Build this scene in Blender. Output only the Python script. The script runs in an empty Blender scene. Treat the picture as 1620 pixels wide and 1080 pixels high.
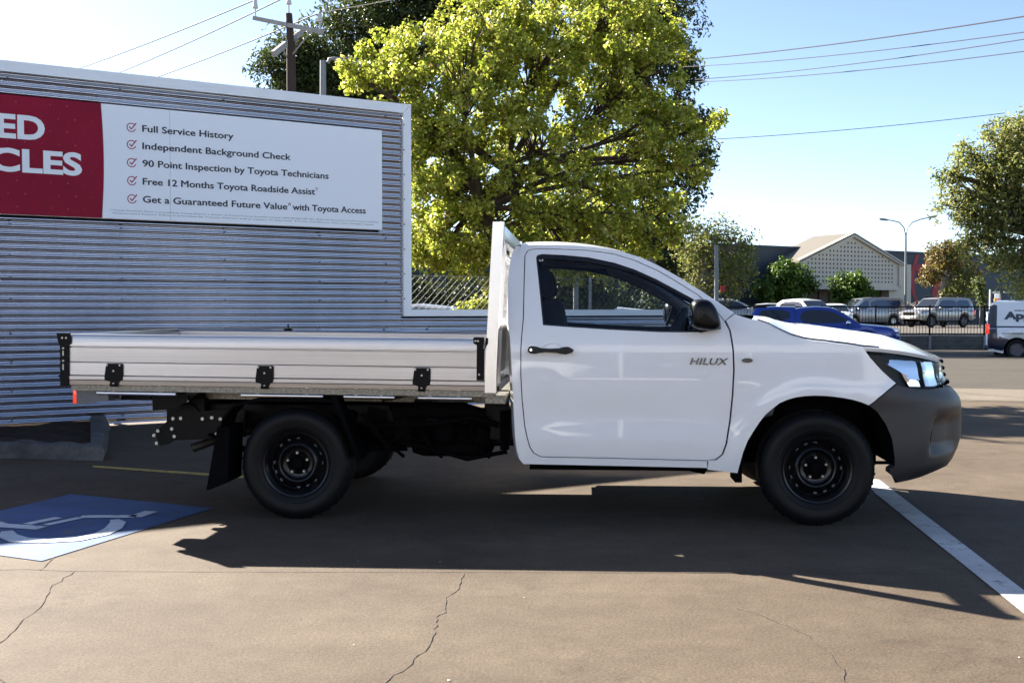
import bpy, bmesh, math, random
import numpy as np
from mathutils import Vector, Matrix
from mathutils.geometry import delaunay_2d_cdt

C = bpy.context.scene.collection
SC = bpy.context.scene
R = math.radians

# ------------------------------------------------------------------ camera, world, sun, exposure
CAM_Z = 1.26
cam_d = bpy.data.cameras.new('camera')
cam = bpy.data.objects.new('camera', cam_d)
C.objects.link(cam)
cam.location = (0, 0, CAM_Z)
cam.rotation_euler = (R(90 - 1.685), 0, 0)
cam_d.sensor_width = 36.0
cam_d.lens = 36.0 * 1700 / 1620
cam_d.clip_start = 0.05
cam_d.clip_end = 3000
SC.camera = cam

SUN_SHIFT = (1.20, -1.09)            # where the shadow of one metre of height falls
SUN_EL = math.atan(1 / math.hypot(*SUN_SHIFT))
SUN_AZ = math.atan2(-SUN_SHIFT[0], -SUN_SHIFT[1])      # clockwise from +Y
world = bpy.data.worlds.new('World')
SC.world = world
world.use_nodes = True
nt = world.node_tree
bg = nt.nodes['Background']
sky = nt.nodes.new('ShaderNodeTexSky')
sky.sky_type = 'NISHITA'
sky.sun_disc = False
sky.sun_elevation = SUN_EL
sky.sun_rotation = SUN_AZ
sky.altitude = 20
sky.air_density = .62
sky.dust_density = .35
sky.ozone_density = .5
nt.links.new(sky.outputs[0], bg.inputs[0])
bg.inputs[1].default_value = 0.05
sun_d = bpy.data.lights.new('sun', 'SUN')
sun_d.energy = 5.0
sun_d.angle = R(0.5)
sun_d.color = (1.0, 0.93, 0.82)
sun = bpy.data.objects.new('sun', sun_d)
C.objects.link(sun)
sun.rotation_euler = Vector((SUN_SHIFT[0], SUN_SHIFT[1], -1)).to_track_quat('-Z', 'Y').to_euler()
SC.view_settings.view_transform = 'Standard'
SC.view_settings.look = 'None'
SC.view_settings.gamma = 1.0
SC.view_settings.use_curve_mapping = False
SC.view_settings.exposure = 2.44
SC.cycles.max_bounces = 8
SC.cycles.transparent_max_bounces = 16
SC.cycles.caustics_reflective = False
SC.cycles.caustics_refractive = False
SC.cycles.sample_clamp_indirect = 6

# ------------------------------------------------------------------ helpers
def at(px, py, Y):
    """the point at distance Y that a survey of the photograph puts at (px, py)"""
    th = R(1.685)
    x = (px - 810) / 1700; y = -(py - 540) / 1700
    d = (x, math.cos(th) + y * math.sin(th), -math.sin(th) + y * math.cos(th))
    t = Y / d[1]
    return Vector((d[0] * t, Y, CAM_Z + d[2] * t))

def ground_z(y):
    return 0.0 if y < 13 else max(-0.42, -0.0168 * (y - 13))

def on_ground(px, py, z=0.0):
    th = R(1.685)
    x = (px - 810) / 1700; y = -(py - 540) / 1700
    d = (x, math.cos(th) + y * math.sin(th), -math.sin(th) + y * math.cos(th))
    zz = 0.0
    for _ in range(25):
        t = (zz - CAM_Z) / d[2]
        zz = ground_z(d[1] * t)
    return Vector((d[0] * t, d[1] * t, zz + z))

def tag(o, label=None, cat=None, group=None, kind=None):
    if label: o['label'] = label
    if cat: o['category'] = cat
    if group: o['group'] = group
    if kind: o['kind'] = kind
    return o

def empty(name, loc=(0, 0, 0), rz=0.0, parent=None):
    o = bpy.data.objects.new(name, None)
    o.empty_display_size = 0.2
    o.location = loc
    o.rotation_euler = (0, 0, rz)
    C.objects.link(o)
    if parent: o.parent = parent
    return o

def copy_tree(o, parent=None):
    c = o.copy()
    C.objects.link(c)
    c.parent = parent
    for ch in list(o.children):
        copy_tree(ch, c)
    return c

class MB:
    """collects shapes that become ONE mesh object"""
    def __init__(s):
        s.v = []; s.f = []; s.m = []; s.cur = 0
    def add(s, verts, faces, mi=None):
        b = len(s.v)
        s.v += [tuple(p) for p in verts]
        s.f += [tuple(b + i for i in f) for f in faces]
        s.m += [s.cur if mi is None else mi] * len(faces)
        return s
    def box(s, x0, x1, y0, y1, z0, z1, bev=0.0, mat=None):
        if bev <= 0:
            V = [(x, y, z) for x in (x0, x1) for y in (y0, y1) for z in (z0, z1)]
            F = [(0, 1, 3, 2), (4, 6, 7, 5), (0, 4, 5, 1), (2, 3, 7, 6), (0, 2, 6, 4), (1, 5, 7, 3)]
        else:
            bm = bmesh.new()
            bmesh.ops.create_cube(bm, size=1)
            for q in bm.verts:
                q.co = Vector(((x0 + x1) / 2 + q.co.x * (x1 - x0), (y0 + y1) / 2 + q.co.y * (y1 - y0), (z0 + z1) / 2 + q.co.z * (z1 - z0)))
            b = min(bev, 0.45 * min(abs(x1 - x0), abs(y1 - y0), abs(z1 - z0)))
            bmesh.ops.bevel(bm, geom=bm.edges[:], offset=b, segments=2, profile=0.6, affect='EDGES')
            bm.verts.index_update()
            V = [q.co.copy() for q in bm.verts]
            F = [[q.index for q in f.verts] for f in bm.faces]
            bm.free()
        if mat is not None:
            V = [mat @ Vector(q) for q in V]
        return s.add(V, F)
    def tube(s, pts, r, n=8, caps=True):
        pts = [Vector(p) for p in pts]
        rs = r if isinstance(r, (list, tuple)) else [r] * len(pts)
        V = []; F = []
        prev = None
        for i, p in enumerate(pts):
            d = (pts[min(i + 1, len(pts) - 1)] - pts[max(i - 1, 0)])
            if d.length < 1e-9: d = Vector((0, 0, 1))
            d.normalize()
            if prev is None:
                a = d.orthogonal().normalized()
            else:
                a = (prev - d * prev.dot(d))
                a = a.normalized() if a.length > 1e-6 else d.orthogonal().normalized()
            prev = a
            b = d.cross(a)
            for k in range(n):
                t = 2 * math.pi * k / n
                V.append(p + (a * math.cos(t) + b * math.sin(t)) * rs[i])
        for i in range(len(pts) - 1):
            for k in range(n):
                F.append((i * n + k, i * n + (k + 1) % n, (i + 1) * n + (k + 1) % n, (i + 1) * n + k))
        if caps:
            F.append(tuple(range(n - 1, -1, -1)))
            F.append(tuple((len(pts) - 1) * n + k for k in range(n)))
        return s.add(V, F)
    def cyl(s, p0, p1, r, n=16):
        return s.tube([p0, p1], r, n)
    def bar(s, p0, p1, w, h, up=(0, 0, 1)):
        p0 = Vector(p0); p1 = Vector(p1); d = (p1 - p0).normalized()
        sd = d.cross(Vector(up))
        sd = sd.normalized() if sd.length > 1e-5 else d.orthogonal().normalized()
        u = sd.cross(d).normalized()
        V = [p + sd * a * w / 2 + u * b * h / 2 for p in (p0, p1) for a in (-1, 1) for b in (-1, 1)]
        return s.add(V, [(0, 1, 3, 2), (4, 6, 7, 5), (0, 4, 5, 1), (2, 3, 7, 6), (0, 2, 6, 4), (1, 5, 7, 3)])
    def prism(s, poly, fn, d0, d1):
        """poly in 2D; fn(a, b, depth) -> xyz"""
        n = len(poly)
        V = [fn(a, b, d0) for a, b in poly] + [fn(a, b, d1) for a, b in poly]
        F = [tuple(range(n - 1, -1, -1)), tuple(range(n, 2 * n))]
        F += [(i, (i + 1) % n, n + (i + 1) % n, n + i) for i in range(n)]
        return s.add(V, F)
    def lathe(s, prof, fn, n=48):
        """prof = [(axial, radius)]; fn(axial, a, b) -> xyz"""
        V = []; F = []
        for ax, r in prof:
            for k in range(n):
                t = 2 * math.pi * k / n
                V.append(fn(ax, r * math.cos(t), r * math.sin(t)))
        for i in range(len(prof) - 1):
            for k in range(n):
                F.append((i * n + k, i * n + (k + 1) % n, (i + 1) * n + (k + 1) % n, (i + 1) * n + k))
        return s.add(V, F)
    def grid(s, rows, close=False):
        nu = len(rows); nv = len(rows[0])
        V = [p for r in rows for p in r]
        F = []
        for i in range(nu - 1):
            for j in range(nv - 1 + (1 if close else 0)):
                F.append((i * nv + j, i * nv + (j + 1) % nv, (i + 1) * nv + (j + 1) % nv, (i + 1) * nv + j))
        return s.add(V, F)
    def sphere(s, c, rx, ry=None, rz=None, nu=12, nv=16):
        ry = ry or rx; rz = rz or rx
        rows = []
        for i in range(nu + 1):
            a = math.pi * i / nu
            rows.append([(c[0] + rx * math.sin(a) * math.cos(2 * math.pi * j / nv), c[1] + ry * math.sin(a) * math.sin(2 * math.pi * j / nv), c[2] + rz * math.cos(a)) for j in range(nv)])
        return s.grid(rows, close=True)
    def build(s, name, mats, parent=None, smooth=35, warp=None, fix=True):
        me = bpy.data.meshes.new(name)
        V = [warp(*p) for p in s.v] if warp else s.v
        me.from_pydata([tuple(p) for p in V], [], s.f)
        mats = mats if isinstance(mats, (list, tuple)) else [mats]
        for m in mats: me.materials.append(m)
        me.polygons.foreach_set('material_index', s.m)
        if fix:
            bm = bmesh.new(); bm.from_mesh(me)
            bmesh.ops.recalc_face_normals(bm, faces=bm.faces[:])
            bm.to_mesh(me); bm.free()
        if smooth:
            me.polygons.foreach_set('use_smooth', [True] * len(me.polygons))
            me.set_sharp_from_angle(angle=R(smooth))
        me.update()
        o = bpy.data.objects.new(name, me)
        C.objects.link(o)
        if parent: o.parent = parent
        return o

def resample(poly, step, closed=True):
    out = []
    n = len(poly)
    for i in range(n if closed else n - 1):
        a = poly[i]; b = poly[(i + 1) % n]
        L = math.hypot(b[0] - a[0], b[1] - a[1])
        k = max(1, int(math.ceil(L / step)))
        for j in range(k):
            out.append((a[0] + (b[0] - a[0]) * j / k, a[1] + (b[1] - a[1]) * j / k))
    if not closed: out.append(poly[-1])
    return out

def chaikin(poly, n=1, closed=True):
    for _ in range(n):
        out = []
        m = len(poly)
        if not closed: out.append(poly[0])
        for i in range(m if closed else m - 1):
            a = poly[i]; b = poly[(i + 1) % m]
            out.append((a[0] * .75 + b[0] * .25, a[1] * .75 + b[1] * .25))
            out.append((a[0] * .25 + b[0] * .75, a[1] * .25 + b[1] * .75))
        if not closed: out.append(poly[-1])
        poly = out
    return poly

def inset(poly, d):
    """moves a closed outline inwards by d"""
    n = len(poly)
    A = sum(poly[i][0] * poly[(i + 1) % n][1] - poly[(i + 1) % n][0] * poly[i][1] for i in range(n))
    s = 1 if A > 0 else -1
    out = []
    for i in range(n):
        p = Vector(poly[i - 1]); q = Vector(poly[i]); r = Vector(poly[(i + 1) % n])
        e1 = (q - p); e2 = (r - q)
        if e1.length < 1e-9 or e2.length < 1e-9:
            out.append(tuple(q)); continue
        e1.normalize(); e2.normalize()
        n1 = Vector((-e1.y, e1.x)) * s; n2 = Vector((-e2.y, e2.x)) * s
        m = n1 + n2
        if m.length < 1e-6: m = n1
        m.normalize()
        k = d / max(0.4, m.dot(n1))
        out.append((q.x + m.x * k, q.y + m.y * k))
    return out

def inside(x, y, P):
    c = False
    j = len(P) - 1
    for i in range(len(P)):
        if (P[i][1] > y) != (P[j][1] > y) and x < (P[j][0] - P[i][0]) * (y - P[i][1]) / (P[j][1] - P[i][1]) + P[i][0]:
            c = not c
        j = i
    return c

def fill2d(loops, step):
    """triangles of an outline with holes and inner points on a grid"""
    loops = [resample(l, step) for l in loops]
    V = []; E = []
    for l in loops:
        b = len(V)
        V += [Vector(p) for p in l]
        E += [(b + i, b + (i + 1) % len(l)) for i in range(len(l))]
    xs = [p[0] for p in loops[0]]; ys = [p[1] for p in loops[0]]
    B = np.array([tuple(p) for p in V])
    y = min(ys) + step * .5; row = 0
    while y < max(ys):
        x = min(xs) + step * (.5 if row % 2 else .25)
        while x < max(xs):
            if inside(x, y, loops[0]) and not any(inside(x, y, h) for h in loops[1:]):
                if np.min((B[:, 0] - x) ** 2 + (B[:, 1] - y) ** 2) > (step * .45) ** 2:
                    V.append(Vector((x, y)))
            x += step
        y += step * .87; row += 1
    r = delaunay_2d_cdt(V, E, [], 0, 1e-6)
    vs, fs = r[0], r[2]
    keep = []
    for f in fs:
        cx = sum(vs[i].x for i in f) / len(f); cy = sum(vs[i].y for i in f) / len(f)
        if inside(cx, cy, loops[0]) and not any(inside(cx, cy, h) for h in loops[1:]):
            keep.append(tuple(f))
    return [(p.x, p.y) for p in vs], keep, loops

def panel(mb, loops, fn, step=.05, thick=.02, roll=.004, back=False):
    """a sheet over a curved surface; fn(a, b, depth) -> xyz, depth inward; edges roll in"""
    vs, fs, lp = fill2d(loops, step)
    mb.add([fn(a, b, 0) for a, b in vs], fs)
    for l in lp:
        n = len(l)
        mb.add([fn(a, b, 0) for a, b in l] + [fn(a, b, thick) for a, b in l],
               [(i, (i + 1) % n, n + (i + 1) % n, n + i) for i in range(n)])
    if back:
        mb.add([fn(a, b, thick) for a, b in vs], [tuple(reversed(f)) for f in fs])

_txt = {}
def text2d(body, cap=1.0, bold=0.0, shear=0.0, spacing=1.0):
    """outlines of a line of lettering as a flat mesh: verts (x, y), faces, width; letter height of capitals = cap"""
    cu = bpy.data.curves.new('lettering', 'FONT')
    cu.body = body; cu.size = 1.0; cu.offset = bold; cu.shear = shear; cu.space_character = spacing
    cu.resolution_u = 4; cu.fill_mode = 'FRONT'
    o = bpy.data.objects.new('lettering', cu)
    C.objects.link(o)
    dg = bpy.context.evaluated_depsgraph_get()
    dg.update()
    me = bpy.data.meshes.new_from_object(o.evaluated_get(dg))
    V = [tuple(v.co) for v in me.vertices]; F = [tuple(p.vertices) for p in me.polygons]
    bpy.data.objects.remove(o); bpy.data.curves.remove(cu); bpy.data.meshes.remove(me)
    k = cap / 0.729
    x0 = min(v[0] for v in V); x1 = max(v[0] for v in V)
    return [((v[0] - x0) * k, v[1] * k) for v in V], F, (x1 - x0) * k

# ------------------------------------------------------------------ materials
def mat(name, col, rough=.5, metal=0.0, coat=0.0, coat_rough=.03, spec=.5, var=0.0, vscale=3.0, bump=0.0, bscale=30.0, stretch=None, emit=None):
    m = bpy.data.materials.new(name)
    m.use_nodes = True
    n = m.node_tree.nodes; l = m.node_tree.links
    b = n['Principled BSDF']
    b.inputs['Base Color'].default_value = (*col, 1)
    b.inputs['Roughness'].default_value = rough
    b.inputs['Metallic'].default_value = metal
    b.inputs['Coat Weight'].default_value = coat
    b.inputs['Coat Roughness'].default_value = coat_rough
    b.inputs['Specular IOR Level'].default_value = spec
    if var or bump:
        tc = n.new('ShaderNodeTexCoord'); mp = n.new('ShaderNodeMapping')
        if stretch: mp.inputs['Scale'].default_value = stretch
        l.new(tc.outputs['Object'], mp.inputs[0])
    if var:
        t = n.new('ShaderNodeTexNoise'); t.inputs['Scale'].default_value = vscale; t.inputs['Detail'].default_value = 6; t.inputs['Roughness'].default_value = .65
        l.new(mp.outputs[0], t.inputs['Vector'])
        r = n.new('ShaderNodeValToRGB')
        r.color_ramp.elements[0].position = .3; r.color_ramp.elements[1].position = .72
        r.color_ramp.elements[0].color = (*[c * (1 - var) for c in col], 1)
        r.color_ramp.elements[1].color = (*[min(1, c * (1 + var)) for c in col], 1)
        l.new(t.outputs['Fac'], r.inputs[0]); l.new(r.outputs[0], b.inputs['Base Color'])
    if bump:
        t2 = n.new('ShaderNodeTexNoise'); t2.inputs['Scale'].default_value = bscale; t2.inputs['Detail'].default_value = 5
        l.new(mp.outputs[0], t2.inputs['Vector'])
        bp = n.new('ShaderNodeBump'); bp.inputs['Strength'].default_value = bump; bp.inputs['Distance'].default_value = .01
        l.new(t2.outputs['Fac'], bp.inputs['Height']); l.new(bp.outputs[0], b.inputs['Normal'])
    if emit:
        b.inputs['Emission Color'].default_value = (*emit[0], 1); b.inputs['Emission Strength'].default_value = emit[1]
    return m

def glass_mat(name, tint, ior=1.5):
    m = bpy.data.materials.new(name); m.use_nodes = True
    n = m.node_tree.nodes; l = m.node_tree.links
    n.remove(n['Principled BSDF'])
    tr = n.new('ShaderNodeBsdfTransparent'); tr.inputs[0].default_value = (*tint, 1)
    gl = n.new('ShaderNodeBsdfGlossy'); gl.inputs['Roughness'].default_value = .02
    fr = n.new('ShaderNodeFresnel'); fr.inputs[0].default_value = ior
    mx = n.new('ShaderNodeMixShader')
    l.new(fr.outputs[0], mx.inputs[0]); l.new(tr.outputs[0], mx.inputs[1]); l.new(gl.outputs[0], mx.inputs[2])
    l.new(mx.outputs[0], n['Material Output'].inputs[0])
    return m

def worn_paint(name, col, under, wear=.5, rough=.7, scale=7.0):
    m = bpy.data.materials.new(name); m.use_nodes = True
    n = m.node_tree.nodes; l = m.node_tree.links; b = n['Principled BSDF']
    tc = n.new('ShaderNodeTexCoord')
    def noise(sc, det, ro):
        t = n.new('ShaderNodeTexNoise'); t.inputs['Scale'].default_value = sc; t.inputs['Detail'].default_value = det; t.inputs['Roughness'].default_value = ro
        l.new(tc.outputs['Object'], t.inputs['Vector']); return t
    t1 = noise(scale, 9, .75); r1 = n.new('ShaderNodeValToRGB'); r1.color_ramp.elements[0].position = .60 - .12 * wear; r1.color_ramp.elements[1].position = .66 - .02 * wear
    r1.color_ramp.elements[0].color = (0, 0, 0, 1); r1.color_ramp.elements[1].color = (1, 1, 1, 1)
    l.new(t1.outputs[0], r1.inputs[0])
    t2 = noise(2.2, 5, .6); r2 = n.new('ShaderNodeValToRGB'); r2.color_ramp.elements[0].position = .3; r2.color_ramp.elements[1].position = .7
    r2.color_ramp.elements[0].color = (*[c * .74 for c in col], 1); r2.color_ramp.elements[1].color = (*[min(1, c * 1.12) for c in col], 1)
    l.new(t2.outputs[0], r2.inputs[0])
    mx = n.new('ShaderNodeMix'); mx.data_type = 'RGBA'
    l.new(r1.outputs[0], mx.inputs[0]); l.new(r2.outputs[0], mx.inputs[6]); mx.inputs[7].default_value = (*under, 1)
    l.new(mx.outputs[2], b.inputs['Base Color']); b.inputs['Roughness'].default_value = rough; b.inputs['Specular IOR Level'].default_value = .25
    bp = n.new('ShaderNodeBump'); bp.inputs['Strength'].default_value = .3; bp.inputs['Distance'].default_value = .005
    t4 = noise(80, 5, .7); l.new(t4.outputs[0], bp.inputs['Height']); l.new(bp.outputs[0], b.inputs['Normal'])
    return m

def leaf_mat(name, cols, trans=.35, rough=.45, spread=None):
    """leaves: each leaf (mesh island) draws its own colour from the ramp"""
    m = bpy.data.materials.new(name); m.use_nodes = True
    n = m.node_tree.nodes; l = m.node_tree.links
    b = n['Principled BSDF']
    g = n.new('ShaderNodeNewGeometry')
    r = n.new('ShaderNodeValToRGB')
    e = r.color_ramp.elements
    while len(e) < len(cols): e.new(.5)
    for i, c in enumerate(cols):
        e[i].position = i / max(1, len(cols) - 1); e[i].color = (*c, 1)
    l.new(g.outputs['Random Per Island'], r.inputs[0])
    l.new(r.outputs[0], b.inputs['Base Color'])
    b.inputs['Roughness'].default_value = rough
    b.inputs['Specular IOR Level'].default_value = .35
    t = n.new('ShaderNodeBsdfTranslucent')
    l.new(r.outputs[0], t.inputs[0])
    mx = n.new('ShaderNodeMixShader'); mx.inputs[0].default_value = trans
    l.new(b.outputs[0], mx.inputs[1]); l.new(t.outputs[0], mx.inputs[2])
    l.new(mx.outputs[0], n['Material Output'].inputs[0])
    return m

def ground_mat(name, c0, c1, c2, scale=1.0, rough=.85, patch=.5):
    m = bpy.data.materials.new(name); m.use_nodes = True
    n = m.node_tree.nodes; l = m.node_tree.links
    b = n['Principled BSDF']
    tc = n.new('ShaderNodeTexCoord')
    def noise(sc, det, ro=.6, vec=None):
        t = n.new('ShaderNodeTexNoise'); t.inputs['Scale'].default_value = sc * scale; t.inputs['Detail'].default_value = det; t.inputs['Roughness'].default_value = ro
        l.new(vec or tc.outputs['Object'], t.inputs['Vector']); return t
    def ramp(fac, a, ca, bb, cb):
        r = n.new('ShaderNodeValToRGB'); e = r.color_ramp.elements
        e[0].position = a; e[1].position = bb; e[0].color = (*ca, 1); e[1].color = (*cb, 1)
        l.new(fac, r.inputs[0]); return r
    mp = n.new('ShaderNodeMapping'); mp.inputs['Scale'].default_value = (.7, 1.25, 1); l.new(tc.outputs['Object'], mp.inputs[0])
    t1 = noise(1.3, 7, .62, mp.outputs[0]); r1 = ramp(t1.outputs[0], .34, c0, .66, c1)
    t2 = noise(5.5, 5, .7); r2 = ramp(t2.outputs[0], .42, c2, .62, (1, 1, 1))
    mx = n.new('ShaderNodeMix'); mx.data_type = 'RGBA'; mx.blend_type = 'MULTIPLY'; mx.inputs[0].default_value = patch
    l.new(r1.outputs[0], mx.inputs[6]); l.new(r2.outputs[0], mx.inputs[7])
    t3 = noise(75, 5, .85); r3 = ramp(t3.outputs[0], .36, (.50, .50, .51), .64, (1.42, 1.41, 1.38))
    mx2 = n.new('ShaderNodeMix'); mx2.data_type = 'RGBA'; mx2.blend_type = 'MULTIPLY'; mx2.inputs[0].default_value = .8
    l.new(mx.outputs[2], mx2.inputs[6]); l.new(r3.outputs[0], mx2.inputs[7])
    t5 = noise(.8, 4, .55); t6 = noise(9, 6, .75)
    ma = n.new('ShaderNodeMath'); ma.operation = 'MULTIPLY'; l.new(t5.outputs[0], ma.inputs[0]); l.new(t6.outputs[0], ma.inputs[1])
    r5 = ramp(ma.outputs[0], .30, (1, 1, 1), .42, (.62, .61, .60))
    mx3 = n.new('ShaderNodeMix'); mx3.data_type = 'RGBA'; mx3.blend_type = 'MULTIPLY'; mx3.inputs[0].default_value = .8
    l.new(mx2.outputs[2], mx3.inputs[6]); l.new(r5.outputs[0], mx3.inputs[7])
    l.new(mx3.outputs[2], b.inputs['Base Color'])
    b.inputs['Roughness'].default_value = rough
    b.inputs['Specular IOR Level'].default_value = .25
    bp = n.new('ShaderNodeBump'); bp.inputs['Strength'].default_value = .5; bp.inputs['Distance'].default_value = .008
    t4 = noise(70, 6, .75); l.new(t4.outputs[0], bp.inputs['Height']); l.new(bp.outputs[0], b.inputs['Normal'])
    return m

M = {}
M['lot'] = ground_mat('lot_surface', (0.0744, 0.0542, 0.0366), (0.1035, 0.0781, 0.0546), (.68, .66, .64))
M['road'] = ground_mat('road_asphalt', (0.0496, 0.0422, 0.0335), (0.0632, 0.0539, 0.0434), (.8, .8, .8), .6)
M['path'] = ground_mat('pale_concrete', (0.1178, 0.0992, 0.0775), (0.1457, 0.124, 0.0961), (.85, .85, .83))
M['kerb'] = ground_mat('weathered_concrete', (0.0992, 0.0961, 0.093), (0.1674, 0.1624, 0.155), (.6, .6, .6), 2.0)
M['soil'] = ground_mat('dark_soil', (.02, .013, .009), (.05, .03, .02), (.5, .5, .5), 3.0)
M['crack'] = mat('crack_dark', (.06, .045, .035), .95)
M['stain'] = mat('stain_dark', (.07, .06, .05), .9)
M['white_line'] = worn_paint('worn_white_line_paint', (0.495, 0.495, 0.4875), (0.15, 0.1275, 0.105), .55)
M['white_mark'] = worn_paint('worn_white_symbol_paint', (.60, .63, .68), (.10, .16, .30), .1)
M['yellow_line'] = worn_paint('worn_yellow_line_paint', (.52, .37, .09), (.13, .10, .07), .8)
M['blue_line'] = worn_paint('faded_blue_ground_paint', (.055, .105, .235), (.11, .12, .14), .5)
M['white'] = mat('white_car_paint', (.87, .875, .88), .35, coat=1.0, var=.025, vscale=2.5)
M['galv'] = mat('galvanised_sheet', (.47, .48, .53), .25, metal=1.0, var=.07, vscale=1.6, stretch=(2.2, 3, .4))
M['trim'] = mat('offwhite_flashing', (.86, .87, .88), .4, var=.03, vscale=2)
M['screw'] = mat('screw_grey', (.12, .12, .13), .5, metal=.6)
M['sign_white'] = mat('sign_white_board', (.88, .90, .93), .4, spec=.3)
M['sign_red'] = mat('sign_crimson_board', (.27, .004, .028), .5, spec=.15, var=.22, vscale=1.1)
M['dot'] = mat('sign_red_motif', (.33, .012, .048), .45)
M['ink'] = mat('sign_dark_lettering', (.018, .02, .035), .5)
M['ink_red'] = mat('sign_crimson_tick', (.34, .01, .06), .5)
M['white_ink'] = mat('sign_white_lettering', (.82, .84, .86), .45)
M['seam'] = mat('sheet_seam', (.35, .37, .4), .6)
M['alu'] = mat('tray_aluminium', (.44, .435, .455), .30, metal=1.0, var=.16, vscale=5, stretch=(.10, 1, 34), bump=.05, bscale=14)
M['alu_bright'] = mat('extruded_aluminium', (.76, .76, .77), .28, metal=1.0, var=.04, vscale=4)
M['steel'] = mat('zinc_steel', (.40, .40, .39), .38, metal=1.0)
M['checker'] = mat('dull_checker_steel', (.25, .24, .21), .5, metal=.8, var=.5, vscale=60)
M['black_metal'] = mat('black_coated_steel', (.003, .003, .0035), .5, spec=.16)
M['under'] = mat('underbody_black', (.0025, .0025, .003), .8, spec=.06, var=.4, vscale=8)
M['plastic'] = mat('black_plastic', (.004, .004, .0055), .34, spec=.25)
M['bumper'] = mat('grey_textured_plastic', (.030, .0285, .031), .46, bump=.06, bscale=500)
M['rubber'] = mat('tyre_rubber', (.0045, .0045, .0055), .55, spec=.22, bump=.1, bscale=90)
M['rim'] = mat('black_steel_rim', (.004, .004, .005), .28, spec=.4)
M['chrome'] = mat('chrome', (.86, .87, .88), .06, metal=1.0)
M['badge'] = mat('badge_bright_metal', (.50, .50, .52), .12, metal=1.0)
M['glass'] = glass_mat('clear_car_glass', (.74, .79, .83), 1.45)
M['lens'] = glass_mat('headlight_lens', (.96, .97, .98), 1.14)
M['seal'] = mat('window_seal_black', (.006, .006, .008), .35)
M['seat'] = mat('charcoal_cloth', (.016, .017, .026), .9)
M['trimgrey'] = mat('interior_grey', (.11, .115, .13), .7)
M['pillartrim'] = mat('pillar_trim_grey', (.20, .22, .26), .7)
M['headliner'] = mat('headliner_dark', (.06, .06, .065), .9)
M['amber'] = mat('tail_lamp_red', (.75, .05, .02), .2, coat=1.0, emit=((1, .06, .02), .12))
M['lampblack'] = mat('lamp_housing_black', (.004, .005, .008), .4, spec=.2)
M['lampgrey'] = mat('lamp_housing_grey', (.12, .12, .13), .5)
M['paper'] = mat('white_sticker', (.75, .75, .75), .6)

# ------------------------------------------------------------------ ground and markings
def sheet(name, poly, z, m, kind='structure', label=None, parent=None):
    mb = MB()
    mb.add([(p[0], p[1], (p[2] if len(p) > 2 else ground_z(p[1])) + z) for p in poly], [tuple(range(len(poly)))])
    o = mb.build(name, m, parent, smooth=0)
    for p in o.data.polygons:
        if p.normal.z < 0: p.flip()
    if kind: tag(o, label, None, None, kind)
    return o

mb = MB()
ys = [-60, -20, 0, 6, 13, 20, 26, 32, 38, 44, 60, 120, 600, 1500]
xs = [-1500, -300, -60, -20, -8, 0, 8, 20, 60, 300, 1500]
mb.grid([[(x, y, ground_z(y)) for x in xs] for y in ys])
g = mb.build('ground', M['lot'], smooth=0)
tag(g, kind='structure')

def band(name, pa, pb, m, z, thick_a, thick_b):
    """a strip between the lines pa and pb, each a list of ground points"""
    mb = MB()
    n = len(pa)
    mb.add([(p.x, p.y, ground_z(p.y) + z) for p in pa] + [(p.x, p.y, ground_z(p.y) + z) for p in pb], [(i, i + 1, n + i + 1, n + i) for i in range(n - 1)])
    o = mb.build(name, m, smooth=0)
    for p in o.data.polygons:
        if p.normal.z < 0: p.flip()
    return tag(o, kind='structure')

RD = Vector((math.cos(R(-22)), math.sin(R(-22)), 0))     # the street runs this way
def along(p, a, b, n=24):
    return [p + RD * (a + (b - a) * i / n) for i in range(n + 1)]
near = on_ground(1560, 634); nearp = on_ground(1560, 615)
far = on_ground(1560, 551)
band('footpath', along(near, -60, 60), along(nearp, -60, 60), M['path'], .004, 0, 0)
band('street', along(nearp, -60, 60), along(far, -60, 60), M['road'], .006, 0, 0)
for py, w in ((588.5, .10), (574.0, .10)):
    p = on_ground(1560, py)
    band('lane_line', along(p, -60, 60), along(p + Vector((RD.y * -1, RD.x, 0)) * w, -60, 60), M['white_line'], .010, 0, 0)
rng = random.Random(4)
pts = []
c0 = on_ground(1532, 600)
for i in range(26):
    a = 2 * math.pi * i / 26
    k = rng.uniform(.55, 1.1)
    pts.append((c0.x + .42 * k * math.cos(a), c0.y + .5 * k * math.sin(a), ground_z(c0.y)))
sheet('road_patch', pts, .011, M['stain'])

# joint and cracks in the lot
def strip(mb, pts, w):
    for i in range(len(pts) - 1):
        a = Vector(pts[i]); b = Vector(pts[i + 1]); d = (b - a)
        if d.length < 1e-6: continue
        d.normalize(); s = Vector((-d.y, d.x, 0))
        wa = w * rng.uniform(.5, 1.3); wb = w * rng.uniform(.5, 1.3)
        mb.add([a + s * wa / 2, b + s * wb / 2 + d * w * .3, b - s * wb / 2 + d * w * .3, a - s * wa / 2], [(0, 1, 2, 3)])
def jag(pts, amp, n):
    out = []
    for i in range(len(pts) - 1):
        a = Vector(pts[i]); b = Vector(pts[i + 1]); d = (b - a); s = Vector((-d.y, d.x, 0)).normalized()
        for k in range(n):
            out.append(a + d * k / n + s * rng.uniform(-amp, amp))
    out.append(Vector(pts[-1]))
    return out
mb = MB()
G = lambda x, y: on_ground(x, y, .003)
jl = [(-400, 900), (0, 901), (40, 900), (110, 903), (300, 904), (640, 904.5), (1250, 906), (2200, 911)]
strip(mb, [G(*p) for p in resample(jl, 60, False)], .007)
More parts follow.
